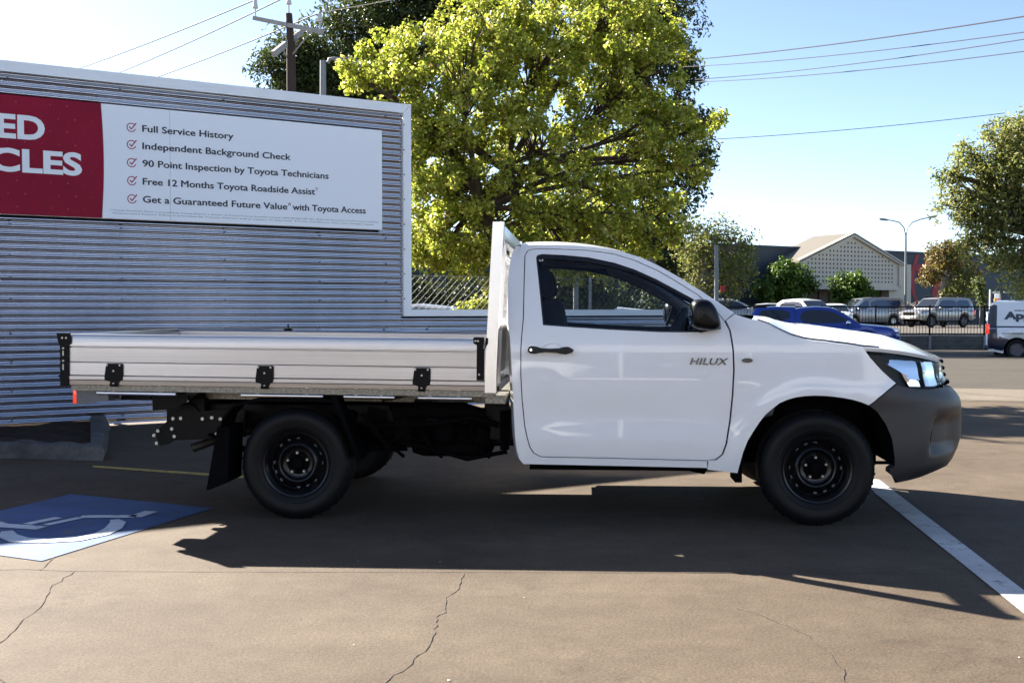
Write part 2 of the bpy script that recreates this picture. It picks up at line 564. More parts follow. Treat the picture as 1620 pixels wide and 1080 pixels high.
for line, amp in (([(735, 907), (728, 925), (708, 945), (706, 965), (688, 980), (685, 1000), (672, 1030), (640, 1055), (605, 1080), (560, 1110)], .012),
                  ([(118, 903), (85, 925), (70, 950), (30, 990), (0, 1016), (-60, 1050)], .012),
                  ([(103, 868), (85, 882), (62, 902)], .008),
                  ([(1165, 962), (1215, 978), (1280, 1005), (1312, 1035), (1335, 1065), (1345, 1090)], .012),
                  ([(-20, 1068), (10, 1078), (30, 1090)], .008)):
    strip(mb, jag([G(*p) for p in line], amp, 4), .0055 if line[0][0] < 1000 else .0035)
o = mb.build('pavement_cracks', M['crack'], smooth=0)
for p in o.data.polygons:
    if p.normal.z < 0: p.flip()
tag(o, kind='structure')
mb = MB()
for _ in range(18):
    x = rng.uniform(-3, 3.4); y = rng.uniform(2.8, 5.4); r = rng.uniform(.002, .007); a = rng.uniform(0, 6.28)
    mb.add([(x + r * math.cos(a + t) * rng.uniform(.5, 1.2), y + r * math.sin(a + t) * rng.uniform(.5, 1.2), .004) for t in (0, 1.2, 2.4, 3.7, 5)], [(0, 1, 2, 3, 4)])
o = mb.build('paint_flecks_on_ground', M['paper'], smooth=0)
for p in o.data.polygons:
    if p.normal.z < 0: p.flip()
tag(o, kind='structure')

def G4(x, y): return on_ground(x, y)
sheet('white_bay_line', [(2.62, 8.0), (2.72, 7.93), (2.296, 4.78), (2.0, 2.6), (1.87, 2.62), (2.123, 4.42), (2.491, 7.33)], .004, M['white_line'])
sheet('black_tar_edge', [(2.722, 7.93), (2.757, 7.92), (2.335, 4.79), (2.04, 2.6), (2.002, 2.6), (2.298, 4.78)], .004, M['crack'])
sheet('yellow_bay_line', [(-3.40, 8.66), (-3.35, 8.56), (-2.02, 8.00), (-1.98, 8.10)], .004, M['yellow_line'])
# accessible bay: blue square with the wheelchair figure
A_, B_, C_ = Vector((-3.014, 7.306, 0)), Vector((-1.899, 6.791, 0)), Vector((-2.357, 5.35, 0))
sheet('blue_bay_square', [A_, B_, C_, A_ + C_ - B_], .004, M['blue_line'])
mb = MB()
def stroke(pts, ws):
    P = [G(*p) for p in pts]
    L = []; Rr = []
    for i, p in enumerate(P):
        d = (P[min(i + 1, len(P) - 1)] - P[max(i - 1, 0)]).normalized(); s = Vector((-d.y, d.x, 0))
        L.append(p + s * ws[i] / 2); Rr.append(p - s * ws[i] / 2)
    n = len(P)
    mb.add([(q.x, q.y, .008) for q in L + Rr], [(i, i + 1, n + i + 1, n + i) for i in range(n - 1)])
c7 = lambda X, Y: (X / 3.6, 640 + Y / 3.6)
stroke([c7(262, 690), c7(460, 648)], [.06, .06])
stroke([c7(460, 643), c7(775, 641)], [.085, .085])
stroke([c7(765, 645), c7(862, 612)], [.09, .09])
stroke([c7(-160, 640), c7(0, 692), c7(240, 708)], [.1, .1, .1])
stroke([c7(150, 686), c7(335, 648)], [.07, .07])
stroke([c7(652, 660), c7(672, 676), c7(645, 710), c7(580, 742), c7(440, 772), c7(250, 782), c7(110, 776), c7(45, 752), c7(40, 725)], [.05, .09, .1, .1, .1, .1, .12, .1, .06])
hc = G(-62, 800)
mb.add([(hc.x + .13 * math.cos(t * math.pi / 10), hc.y + .13 * math.sin(t * math.pi / 10), .008) for t in range(20)], [tuple(range(20))])
o = mb.build('wheelchair_marking', M['white_mark'], smooth=0)
for p in o.data.polygons:
    if p.normal.z < 0: p.flip()
tag(o, kind='structure')

# ------------------------------------------------------------------ corrugated boundary wall with sign
WA = math.atan2(.5203, .854)
W0 = Vector((-4.3086, 11.744, 0))
WM = Matrix.Translation(W0) @ Matrix.Rotation(WA, 4, 'Z')
def wall_pt(s, y, z): return WM @ Vector((s, y, z))
wall = empty('corrugated_wall', W0, WA)
tag(wall, 'tall corrugated grey metal boundary wall stepping down to a low section', 'wall')
def corrugated(s0, s1, z0, z1):
    mb = MB(); rows = []
    n = int((z1 - z0) / .0762 * 12)
    for i in range(n + 1):
        z = z0 + (z1 - z0) * i / n
        lap = .0022 * (((z - .05) % .762) / .762)       # each sheet laps over the one below
        nk = 16
        rows.append([(s0 + (s1 - s0) * k / nk, -.0128 * math.cos(2 * math.pi * z / .0762) - lap + .0003 * math.sin(.9 * (s0 + (s1 - s0) * k / nk) + 1.3 * z), z) for k in range(nk + 1)])
    mb.grid(rows)
    return mb
corrugated(-13, 3.428, .02, 3.74).build('cladding', M['galv'], wall, smooth=180, fix=False)
corrugated(3.432, 8.0, .02, 1.2).build('low_cladding', M['galv'], wall, smooth=180, fix=False)
fl = lambda a, b, d: (a, d, b)
mb = MB()
mb.prism([(-13, 3.715), (3.43, 3.715), (3.54, 3.829), (-13, 3.829)], fl, -.034, .07)
mb.prism([(3.4335, 3.712), (3.4335, 1.181), (3.543, 1.262), (3.543, 3.826)], fl, -.032, .07)
mb.prism([(3.437, 1.18), (8.02, 1.18), (8.02, 1.262), (3.546, 1.262)], fl, -.030, .072)
mb.build('edge_flashing', M['trim'], wall, smooth=0)
mb = MB()
for s in [-3.2, -2.13, -1.065, .045, 1.18, 2.33, 3.2]:
    for z in (3.66, 2.152, 1.831, 1.60, 1.372, 1.05, .72, .42, .12):
        mb.cyl((s, -.008, z), (s, -.026, z), .012, 8)
for s in (3.8, 4.7, 5.7, 6.7, 7.7):
    for z in (1.05, .7, .3):
        mb.cyl((s, -.008, z), (s, -.026, z), .012, 8)
for z in [1.4 + .31 * k for k in range(8)]:
    mb.cyl((3.445, -.030, z), (3.445, -.038, z), .009, 8)
mb.build('fixing_screws', M['screw'], wall, smooth=0)
mb = MB()
for s in (-12, -9, -6, -3, 0, 3.4): mb.box(s - .04, s + .04, .075, .155, 0, 3.7)
for s in (5, 6.6, 7.95): mb.box(s - .04, s + .04, .075, .155, 0, 1.2)
mb.build('back_posts', M['steel'], wall, smooth=0)

sign = empty('sign_board', wall_pt(0, -.02, 2.25), WA)
tag(sign, 'red and white dealership sign board with black tick list on corrugated wall', 'sign')
def sg(s, y, z): return (s, y + .02, z - 2.25)
arc = [(-.16 + .024 * math.sin(math.pi * k / 16), 2.25 + 1.227 * k / 16) for k in range(17)]
sfl = lambda a, b, d: sg(a, d, b)
mb = MB(); mb.prism([(x + .004, z) for x, z in arc] + [(3.137, 3.472), (3.137, 2.25)], sfl, -.042, -.02); mb.build('white_panel', M['sign_white'], sign, smooth=0)
mb = MB(); mb.prism([(-4.0, 2.25)] + arc + [(-4.0, 3.477)], sfl, -.043, -.02); red = mb.build('red_panel', M['sign_red'], sign, smooth=0)
mb = MB()
for i in range(22):
    for j in range(9):
        s = -3.8 + i * .165 + (j % 2) * .08; z = 2.33 + j * .135
        if s < -.25:
            r = .006 + .003 * ((i * 7 + j * 3) % 3)
            mb.prism([(s - r, z), (s, z - r), (s + r, z), (s, z + r)], sfl, -.0442, -.043)
mb.build('faint_motif', M['dot'], red, smooth=0)
def letter(mb, body, s0, s1, base, cap, depth, bold=.02, shear=0):
    V, F, w = text2d(body, cap, bold, shear)
    k = (s1 - s0) / w if s1 is not None else 1.0
    mb.add([sg(s0 + x * k, depth, base + y) for x, y in V], F)
mb = MB()
letter(mb, 'USED', -1.62, -.72, 3.04, .243, -.0455, .035)
letter(mb, 'VEHICLES', -2.14, -.356, 2.697, .235, -.0455, .035)
mb.build('white_lettering', M['white_ink'], sign, smooth=0, fix=False)
mb = MB()
for body, s1, base in (('Full Service History', 1.279, 3.211), ('Independent Background Check', 1.96, 3.022), ('90 Point Inspection by Toyota Technicians', 2.434, 2.832),
                       ('Free 12 Months Toyota Roadside Assist', 2.262, 2.634), ('Get a Guaranteed Future Value', 1.915, 2.439), ('with Toyota Access', 2.915, 2.439)):
    s0 = 1.985 if body.startswith('with') else .272
    for k_, (sh_, sv_) in enumerate(((0, 0), (-.0032, 0), (.0032, 0), (0, .0022), (0, -.0022))): letter(mb, body, s0 + sh_, s1 + sh_, base + sv_, .075, -.0442 - .0003 * k_, 0)
letter(mb, '*', 2.268, 2.30, 2.665, .06, -.0442, 0)
letter(mb, '^', 1.925, 1.965, 2.465, .06, -.0442, .01)
letter(mb, '*Toyota Roadside Assist is provided by Toyota Finance, a division of Toyota Finance Australia Limited. ABN 48 002 435 181, AFSL and Australian Credit Licence 392536.', -.07, 3.09, 2.334, .013, -.0442, 0)
letter(mb, 'Guaranteed Future Value is provided by Toyota Finance and is subject to approval. Terms, conditions, fees and charges apply.', -.05, 3.03, 2.303, .013, -.0442, 0)
mb.build('dark_lettering', M['ink'], sign, smooth=0, fix=False)
mb = MB()
def ribbon(pts, w):
    for i in range(len(pts) - 1):
        a = Vector(pts[i]); b = Vector(pts[i + 1]); d = (b - a).normalized(); s = Vector((-d.y, d.x)) * w / 2; e = d * w * .3
        mb.add([sg(q.x, -.0442 - .0002 * (i % 2), q.y) for q in (a + s - e, b + s + e, b - s + e, a - s - e)], [(0, 1, 2, 3)])
for z in (3.247, 3.06, 2.864, 2.668, 2.470):
    ribbon([(.155 + .045 * math.cos(t), z + .045 * math.sin(t)) for t in [R(50 + 290 * k / 18) for k in range(19)]], .010)
    ribbon([(.135, z + .004), (.155, z - .018), (.205, z + .048)], .012)
mb.build('tick_marks', M['ink_red'], sign, smooth=0, fix=False)
mb = MB(); mb.prism([(.566, 2.25), (.569, 2.25), (.569, 3.472), (.566, 3.472)], sfl, -.0428, -.042); mb.build('panel_seam', M['seam'], sign, smooth=0)

# garden bed at the wall foot
bed = empty('garden_bed', (-3.9, 9.6, 0))
tag(bed, 'raised garden bed with weathered concrete edging against the corrugated wall', 'garden bed')
def bl(x, y, z): return (x + 3.9, y - 9.6, z)
edge = [(-8.2, 8.55), (-6.0, 8.95), (-4.35, 9.12), (-3.40, 8.93)]
inn = [(-8.2, 8.85), (-6.0, 9.23), (-4.35, 9.36), (-3.62, 9.20)]
corner_far = wall_pt(-.02, -.05, 0)
rng2 = random.Random(11)
def resample3(P, n):
    out = []
    for i in range(len(P) - 1):
        for k in range(n): out.append((P[i][0] + (P[i + 1][0] - P[i][0]) * k / n, P[i][1] + (P[i + 1][1] - P[i][1]) * k / n))
    out.append(P[-1]); return out
cf_o = wall_pt(-.10, -.04, 0); cf_i = wall_pt(-.30, -.04, 0)
e2 = resample3(edge + [(cf_o.x, cf_o.y)], 8); i2 = resample3(inn + [(cf_i.x, cf_i.y)], 8)
mb = MB(); rows = []
for (ox, oy), (ix, iy) in zip(e2, i2):
    j = lambda a: rng2.uniform(-a, a)
    h = .125 + j(.012)
    dx, dy = ix - ox, iy - oy; L = math.hypot(dx, dy); dx /= L; dy /= L
    rows.append([bl(ox + j(.02), oy + j(.02), -.01), bl(ox + dx * .03 + j(.015), oy + dy * .03 + j(.015), .06), bl(ox + dx * .05 + j(.01), oy + dy * .05, h - .012), bl(ox + dx * .08, oy + dy * .08, h), bl(ix - dx * .02, iy - dy * .02, h), bl(ix, iy, h - .015), bl(ix, iy, .0)])
mb.grid(rows)
mb.build('concrete_edging', ground_mat('shaded_concrete', (.075, .073, .072), (.15, .146, .14), (.55, .55, .55), 2.5), bed, smooth=50)  # concrete darkened in its colour to stand for the shade on the bed
mb = MB()
lp = [(p[0], p[1]) for p in inn] + [(cf_i.x, cf_i.y)] + [tuple(wall_pt(s, -.05, 0))[:2] for s in (-1.5, -3, -4.2)]
vs, fs, _ = fill2d([lp], .12)
mb.add([bl(x, y, .05 + rng2.uniform(-.02, .03)) for x, y in vs], fs)
mb.build('soil', M['soil'], bed, smooth=60)

# ------------------------------------------------------------------ the white tray truck
# truck frame: x forward from the rear axle, y from the near side (0) to the far side (1.8), z up
TRUCK = empty('tray_truck', (-1.3022, 6.3825, 0), R(-3.804))
tag(TRUCK, 'white single cab tray truck with aluminium drop side tray and black steel wheels', 'truck')
U0 = 3.2
WU = [.22, .237, .263, .297, .338, .404, .482, .579, .677, .735, .783, .818, .872, .919, .962, 1.0, 1.1]
UU = [3.70, 3.756, 3.88, 3.97, 4.03, 4.074, 4.097, 4.1, 4.099, 4.082, 4.033, 4.012, 3.983, 3.978, 3.966, 3.93, 3.80]
def um(w): return float(np.interp(w, WU, UU))
def vbase(u, w):
    if w < .5: b = .03 * ((.5 - w) / .25) ** 2
    elif w < 1.0: b = -.004 * math.sin(math.pi * (w - .5) / .5)
    else: b = 0
    if w > .98: b += .9 * (w - .98) ** 2 if w < 1.17 else .0325 + .36 * (w - 1.17) + .09 * (w - 1.17) ** 2
    e = math.exp(-((u - 1.95) / .62) ** 6)
    b += e * (.007 * math.exp(-((w - .66) / .09) ** 2) - .006 * math.exp(-((w - .50) / .05) ** 2))
    if 2.45 < u < 3.5:                                   # flare round the front wheel
        d = math.hypot(u - 3.06, w - .34)
        b -= .014 * math.exp(-((d - .45) / .05) ** 2)
    return b
def surf(q, w):
    if q <= U0: return (q, vbase(q, w), w)
    ph = min((q - U0) / .9, math.pi / 2)
    return (U0 + (um(w) - U0) * math.sin(ph) ** .8, vbase(U0, w) * (1 - ph / (math.pi / 2)) + .9 * (1 - max(0, math.cos(ph)) ** .8), w)
def body(q, w, d):
    P = Vector(surf(q, w))
    if abs(d) > 1e-7:
        a = Vector(surf(q + .004, w)) - Vector(surf(q - .004, w)); b = Vector(surf(q, w + .004)) - Vector(surf(q, w - .004))
        n = a.cross(b).normalized()                      # points out of the body on this side
        P -= n * d
    return tuple(P)
def far_side(q, w, d):
    x, y, z = body(q, w, d)
    return (x, 1.8 - y, z)
SIDES = (body, far_side)

cab_top = [(1.348, 1.648), (1.442, 1.652), (1.566, 1.652), (1.675, 1.648), (1.768, 1.640), (1.861, 1.627), (1.938, 1.612), (2.06, 1.575), (2.181, 1.516), (2.3, 1.445), (2.403, 1.377), (2.505, 1.309), (2.599, 1.242)]
cab_rear = [(1.348, 1.648), (1.323, 1.599), (1.305, 1.52), (1.295, 1.395), (1.291, 1.242), (1.289, 1.181), (1.295, 1.106), (1.299, 1.031), (1.301, .971), (1.307, .835), (1.315, .668), (1.322, .531), (1.331, .448), (1.346, .386), (1.373, .354)]
cab_bot = [(1.373, .354), (1.724, .35), (2.085, .346), (2.442, .341)]
door_l = [(1.377, .577), (1.392, .509), (1.407, .456), (1.43, .418), (1.475, .395), (1.754, .392), (2.024, .388), (2.263, .384), (2.442, .381), (2.493, .39), (2.53, .42), (2.551, .481), (2.572, .616), (2.586, .766), (2.593, .915), (2.588, 1.034), (2.573, 1.138), (2.545, 1.197), (2.51, 1.242), (2.46, 1.295), (2.387, 1.356), (2.269, 1.432), (2.165, 1.495), (2.029, 1.557), (1.907, 1.597), (1.753, 1.62), (1.567, 1.629), (1.427, 1.631), (1.385, 1.619), (1.367, 1.588), (1.366, 1.442), (1.366, 1.212), (1.358, 1.106), (1.354, 1.031), (1.354, .88), (1.362, .729)]
win_l = [(1.485, 1.17), (1.677, 1.156), (1.873, 1.144), (2.023, 1.137), (2.172, 1.13), (2.291, 1.129), (2.395, 1.13), (2.477, 1.139), (2.522, 1.168), (2.494, 1.22), (2.429, 1.277), (2.364, 1.325), (2.268, 1.379), (2.149, 1.444), (2.028, 1.5), (1.906, 1.542), (1.753, 1.575), (1.598, 1.59), (1.474, 1.596), (1.446, 1.59), (1.437, 1.575), (1.454, 1.442), (1.47, 1.303)]
fender_l = [(2.443, .385), (2.45, .373), (2.444, .331), (2.521, .323), (2.616, .314), (2.63, .374), (2.646, .437), (2.672, .505), (2.705, .56), (2.738, .612), (2.771, .656), (2.811, .692), (2.851, .724), (2.897, .744), (2.944, .758), (2.997, .765), (3.05, .768), (3.103, .767), (3.156, .763), (3.203, .756), (3.233, .746), (3.271, .73), (3.304, .713), (3.355, .756), (3.42, .798), (3.49, .838), (3.451, .871), (3.405, .908), (3.37, .944), (3.34, .982), (3.325, 1.011), (3.315, 1.04), (3.223, 1.054), (3.116, 1.069), (3.05, 1.077), (2.997, 1.085), (2.957, 1.095), (2.918, 1.109), (2.852, 1.14), (2.8, 1.169), (2.735, 1.194), (2.684, 1.208), (2.602, 1.234), (2.552, 1.198)]
door_front = [(2.577, 1.138), (2.592, 1.034), (2.597, .915), (2.59, .766), (2.576, .616), (2.555, .481), (2.534, .42), (2.497, .387)]
hood_gap = [(2.70, 1.204), (2.735, 1.194), (2.801, 1.172), (2.853, 1.142), (2.918, 1.111), (2.958, 1.098), (2.997, 1.087), (3.05, 1.079), (3.116, 1.072), (3.223, 1.057), (3.316, 1.042), (3.444, 1.034), (3.577, 1.022), (3.78, .999), (3.933, .98), (4.076, .965), (4.3, .963), (4.614, .965)]
light_l = [(3.319, 1.034), (3.341, .979), (3.407, .905), (3.495, .838), (3.576, .818), (3.673, .807), (3.77, .805), (3.864, .81), (3.991, .818), (4.12, .835), (4.20, .865), (4.21, .91), (4.16, .94), (4.047, .957), (3.772, .990), (3.572, 1.013), (3.441, 1.025)]
bumper_l = [(3.31, .71), (3.36, .752), (3.425, .794), (3.495, .829), (3.575, .809), (3.671, .798), (3.767, .796), (3.858, .80), (4.0, .80), (4.15, .79), (4.35, .785), (4.614, .785), (4.614, .265), (4.3, .262), (4.0, .258), (3.8, .254), (3.66, .248), (3.534, .284), (3.464, .311), (3.449, .337), (3.474, .357), (3.452, .427), (3.428, .523), (3.393, .604), (3.35, .67)]

ring = cab_top + door_l[17:] + door_l[:9] + list(reversed(cab_bot)) + list(reversed(cab_rear))[1:-1]
# cab shell: both side frames, roof, rear wall
mb = MB()
for fn in SIDES: panel(mb, [ring], fn, .05, .03)
rows = []
NS = 25
def roof_row(u, w, k, bump=.036):
    ve = vbase(u, w)
    r = []
    for j in range(NS):
        s = -1 + 2 * j / (NS - 1)
        r.append((u + k * .13 * (1 - s * s), .9 + s * (.9 - ve), w + bump * (1 - abs(s) ** 7)))
    return r
for u, w in resample(cab_top[:7], .06, False):
    kk = min(1, max(0, (u - 1.5) / .438)) ** 1.5
    rows.append(roof_row(u, w, .45 * kk, .036 - .024 * kk))
mb.grid(rows)
back_u = lambda w: float(np.interp(w, [p[1] for p in reversed(cab_rear)], [p[0] for p in reversed(cab_rear)]))
lo = [(vbase(1.3, w), w) for w in (.36, .5, .7, .9, 1.1, 1.25, 1.4, 1.55, 1.645)]
outl = lo + [(1.2, 1.676), (.9, 1.684), (.6, 1.676)][::-1] + [(1.8 - a, b) for a, b in reversed(lo)]
hole = chaikin([(.36, 1.20), (1.44, 1.20), (1.40, 1.50), (.40, 1.50)], 2)
rear_fn = lambda a, b, d: (back_u(b) - .035 * (1 - abs((a - .9) / .9) ** 8) + d, a, b)
panel(mb, [outl, hole], rear_fn, .08, .03)
cab = mb.build('cab_shell', M['white'], TRUCK, smooth=38)
mb = MB(); panel(mb, [inset(hole, -.002)], lambda a, b, d: rear_fn(a, b, d + .012), .1, .005); mb.build('rear_window', M['glass'], TRUCK)
# windscreen with its black surround
mb = MB(); rows = []
scr = resample(cab_top[6:12], .05, False)
for i, (u, w) in enumerate(scr):
    t = i / (len(scr) - 1)
    rows.append(roof_row(u - .004, w - .006, .45 - .05 * t, .012 - .012 * t))
mb.grid([r[1:-1] for r in rows]); ws = mb.build('windscreen', M['glass'], TRUCK)
mb = MB()
mb.grid([[(2.52 + .05 * (1 - (2 * j / 24 - 1) ** 2), .16 + 1.48 * j / 24, 1.235) for j in range(NS)], [(2.80 + .10 * (1 - (2 * j / 24 - 1) ** 2), .07 + 1.66 * j / 24, 1.165) for j in range(NS)]])
mb.build('cowl', M['plastic'], TRUCK)
# dark liner behind the panel gaps
mb = MB()
for fn in SIDES:
    panel(mb, [cab_top + [(2.66, 1.19), (2.66, .35)] + list(reversed(cab_bot)) + list(reversed(cab_rear))[1:-1], inset(win_l, .012)], lambda a, b, d, f=fn: f(a, b, d + .027), .08, .03)
    hg = hood_gap[1:12]
    panel(mb, [[(a, b + .02) for a, b in hg] + [(a, b - .035) for a, b in reversed(hg)]], lambda a, b, d, f=fn: f(a, b, d + .02), .06, .005)
    ar = fender_l[4:23]
    arch = ar + [(3.35, .67), (3.393, .604), (3.428, .523), (3.452, .427), (3.474, .357)]
    mb.grid([[fn(a, b, d) for d in (.004, .2, .62)] for a, b in arch])
mb.box(2.6, 3.55, .55, 1.25, .30, 1.0); mb.box(2.62, 3.85, .3, 1.5, .42, .93)  # unseen blocks added in the engine bay to stop light passing through
mb.box(1.36, 2.62, .10, 1.70, .362, .42); mb.box(1.40, 2.60, .16, 1.66, .30, .362)
mb.build('body_liner', M['under'], TRUCK, smooth=40)

# doors
def door(fn, near):
    mb = MB()
    panel(mb, [inset(door_l, .006), win_l], fn, .045, .03)
    d = mb.build('door', M['white'], TRUCK, smooth=40)
    mb = MB()
    il = inset(win_l, .011)
    il = [(a, b - (.016 if b > 1.5 else .006 if b > 1.3 and a > 1.6 else 0)) for a, b in il]
    panel(mb, [inset(win_l, .0), il], lambda a, b, q: fn(a, b, q + .003), .05, .02)
    mb.tube([fn(2.335, 1.15, .014), fn(2.36, 1.2, .014), fn(2.385, 1.30, .014)], .012, 6)
    mb.build('window_seal', M['seal'], d, smooth=40)
    mb = MB()
    panel(mb, [inset(win_l, .008)], lambda a, b, q: fn(a, b, q + .012), .07, .004)
    mb.build('window_glass', M['glass'], d, smooth=60)
    mb = MB()
    lowtrim = [p for p in inset(door_l, .03) if p[1] < 1.12] 
    lowtrim = [(1.38, 1.14)] + [(1.38, .7), (1.42, .46), (1.5, .42), (2.45, .41), (2.53, .5), (2.56, .9), (2.54, 1.11)]
    panel(mb, [lowtrim], lambda a, b, q: fn(a, b, q + .075), .15, .01, back=True)
    mb.build('door_trim', M['trimgrey'], d, smooth=40)
    # pull handle and its cup
    mb = MB()
    hl = [(1.398, 1.024), (1.405, 1.040), (1.42, 1.046), (1.45, 1.043), (1.48, 1.034), (1.53, 1.032), (1.585, 1.034), (1.61, 1.041), (1.635, 1.042), (1.655, 1.033), (1.668, 1.022), (1.655, 1.010), (1.62, .999), (1.59, 1.004), (1.56, 1.010), (1.50, 1.012), (1.47, 1.008), (1.44, 1.002), (1.415, 1.004), (1.402, 1.012)]
    panel(mb, [hl], lambda a, b, q: fn(a, b, q - .032), .03, .034)
    hd = mb.build('door_handle', M['plastic'], d, smooth=50)
    mb = MB()
    n = 24
    rows = [[fn(1.542 + .062 * k * math.cos(2 * math.pi * j / n), 1.024 + .042 * k * math.sin(2 * math.pi * j / n), .0 - .002 * (k > .99) + .0 * k) for j in range(n)] for k in (1.0, .96, .8, .5, .1)]
    rows = [[(p[0], p[1] + (.0, .004, .012, .017, .018)[i] * (1 if near else -1) * .0 - (.0015 if near else -.0015), p[2]) for p in r] for i, r in enumerate(rows)]
    mb.grid(rows, close=True); mb.build('handle_cup', M['white'], d, smooth=50)
    if near:
        mb = MB(); mb.lathe([(-.040, 0), (-.040, .007), (-.030, .008)], lambda x, a, b: tuple(Vector(fn(1.418 + a, 1.024 + b, x))), 12)
        mb.build('key_lock', M['chrome'], hd)
        mb = MB()
        V, F, w_ = text2d('HILUX', .040, .016, .25, 1.05)
        k = .222 / w_
        n0 = len(V)
        mb.add([fn(2.338 + x * k, .943 + y, -.006) for x, y in V], F)
        mb.add([fn(2.338 + x * k, .943 + y, .001) for x, y in V], [])
        ed = {}
        for f in F:
            for i in range(len(f)):
                e = tuple(sorted((f[i], f[(i + 1) % len(f)]))); ed[e] = ed.get(e, 0) + 1
        mb.add([], [(a, b, n0 + b, n0 + a) for (a, b), c in ed.items() if c == 1]) if False else None
        base = 0
        mb.f += [(a, b, n0 + b, n0 + a) for (a, b), c in ed.items() if c == 1]; mb.m += [0] * sum(1 for c in ed.values() if c == 1)
        mb.build('name_badge', M['badge'], d, smooth=0)
        mb = MB()
        for i, (a, b) in enumerate(((1.452, 1.563), (1.462, 1.566), (1.474, 1.563), (1.458, 1.555), (1.47, 1.556))):
            panel(mb, [[(a, b), (a + .007, b), (a + .006, b + .008), (a + .001, b + .008)]], lambda x, y, q: fn(x, y, q + .0105), .02, .0005)
        mb.build('window_sticker', M['paper'], d, smooth=0)
    return d
door(body, True); door(far_side, False)

# front guards
for fn in SIDES:
    mb = MB()
    panel(mb, [fender_l + door_front], fn, .04, .03)
    f_ = mb.build('front_guard', M['white'], TRUCK, smooth=40)
    mb = MB()
    n = 20
    panel(mb, [[(2.667 + .032 * math.cos(2 * math.pi * k / n), .968 + .0135 * math.sin(2 * math.pi * k / n)) for k in range(n)]], lambda a, b, q: fn(a, b, q - .008), .02, .01)
    mb.build('side_repeater', mat('smoked_lens', (.14, .12, .11), .15, coat=1), f_, smooth=50)
# bonnet
mb = MB(); rows = []
hg = resample(hood_gap, .04, False)
ucr = [2.70, 2.8, 2.92, 3.13, 3.34, 3.55, 3.75, 3.88, 3.94, 3.97]; ccr = [.02, .045, .078, .098, .100, .088, .062, .032, .012, .0]
NB = 33
edge_pts = [body(a, b + .002, 0) for a, b in hg]
for (x, y, z) in edge_pts:
    if y > .86: break
    r = []
    cr = float(np.interp(x, ucr, ccr))
    for j in range(NB):
        s = -1 + 2 * j / (NB - 1)
        s = math.copysign(abs(s) ** .8, s)
        b = cr * (1 - abs(s) ** 3.2)
        b += .012 * math.exp(-((abs(s) - .62) / .10) ** 2) * min(1, max(0, (x - 2.8) / .3)) * min(1, max(0, (3.85 - x) / .3))
        r.append((x + .10 * (1 - s * s) * max(0, 1 - (x - 2.70) / .6), .9 + s * (.9 - y - .002), z + b))
    rows.append(r)
mb.grid(rows)
mb.grid([[p for p in (r[0], (r[0][0], r[0][1] + .012, r[0][2] - .02))] for r in rows]); mb.grid([[p for p in (r[-1], (r[-1][0], r[-1][1] - .012, r[-1][2] - .02))] for r in rows])
mb.grid([rows[-1], [(p[0] - .02, p[1], p[2] - .02) for p in rows[-1]]])
mb.build('bonnet', M['white'], TRUCK, smooth=40)

# bumper with hollows for the fog lamps
def bump_fn(fn):
    def g(a, b, d):
        ss = lambda x, p, q: (lambda t: t * t * (3 - 2 * t))(min(1, max(0, (x - p) / (q - p))))
        h = .050 * ss(a, 3.70 + .25 * max(0, b - .5), 3.76 + .3 * max(0, b - .5)) * (1 - ss(a, 4.0, 4.25)) * ss(b, .405, .455) * (1 - ss(b, .60, .66))
        l = -.012 * math.exp(-((b - .335) / .025) ** 2) * math.exp(-((a - 4.0) / .4) ** 4)
        return fn(a, b, d + h + l)
    return g
mb = MB()
for fn in SIDES: panel(mb, [bumper_l], bump_fn(fn), .035, .05)
bp_ = mb.build('front_bumper', M['bumper'], TRUCK, smooth=50)
for fn in SIDES:
    mb = MB()
    panel(mb, [chaikin([(3.765, .60), (3.735, .56), (3.715, .50), (3.722, .465), (3.745, .47), (3.76, .53), (3.79, .585)], 1)], lambda a, b, d, f=fn: bump_fn(f)(a, b, d - .003), .015, .004)
    mb.build('fog_lamp_recess', M['plastic'], bp_, smooth=50)
# grille
mb = MB()
for fn in SIDES:
    panel(mb, [[(4.19, .80), (4.614, .79), (4.614, .958), (4.19, .945)]], lambda a, b, d, f=fn: f(a, b, d + .035), .06, .01)
    for z in (.945, .905, .865, .822):
        q0 = 4.22
        rows = [[fn(q0 + (4.614 - q0) * k / 10, z + e, o) for e, o in ((-.011, .03), (-.011, -.002), (-.006, -.008), (.006, -.008), (.011, .0), (.011, .03))] for k in range(11)]
        mb.grid(rows)
mb.build('grille', M['plastic'], TRUCK, smooth=40)
# headlights
for fn in SIDES:
    mb = MB()
    panel(mb, [light_l], lambda a, b, d, f=fn: f(a, b, d + .035), .05, .05)
    hl = mb.build('headlight', M['lampblack'], TRUCK, smooth=40)
    mb = MB()
    panel(mb, [[(3.445, .955), (3.47, .945), (3.50, .985), (3.525, .999), (3.742, .969), (3.715, .852), (3.60, .862), (3.555, .90)]], lambda a, b, d, f=fn: f(a, b, d + .010 + .22 * max(0, b - .86)), .03, .004)
    panel(mb, [[(3.555, .895), (3.71, .846), (3.715, .818), (3.61, .821)]], lambda a, b, d, f=fn: f(a, b, d + .010 + .15 * max(0, .89 - b)), .03, .004)
    panel(mb, [[(3.765, .96), (4.03, .945), (4.15, .915), (4.13, .86), (4.0, .825), (3.87, .816), (3.75, .816)]], lambda a, b, d, f=fn: f(a, b, d + .006 + .06 * abs(b - .88) + .004 * math.sin(a * 30)), .025, .004)
    mb.build('reflector', M['chrome'], hl, smooth=30)
    mb = MB(); panel(mb, [light_l], lambda a, b, d, f=fn: f(a, b, d + .001), .05, .002); mb.build('lens', M['lens'], hl, smooth=60)
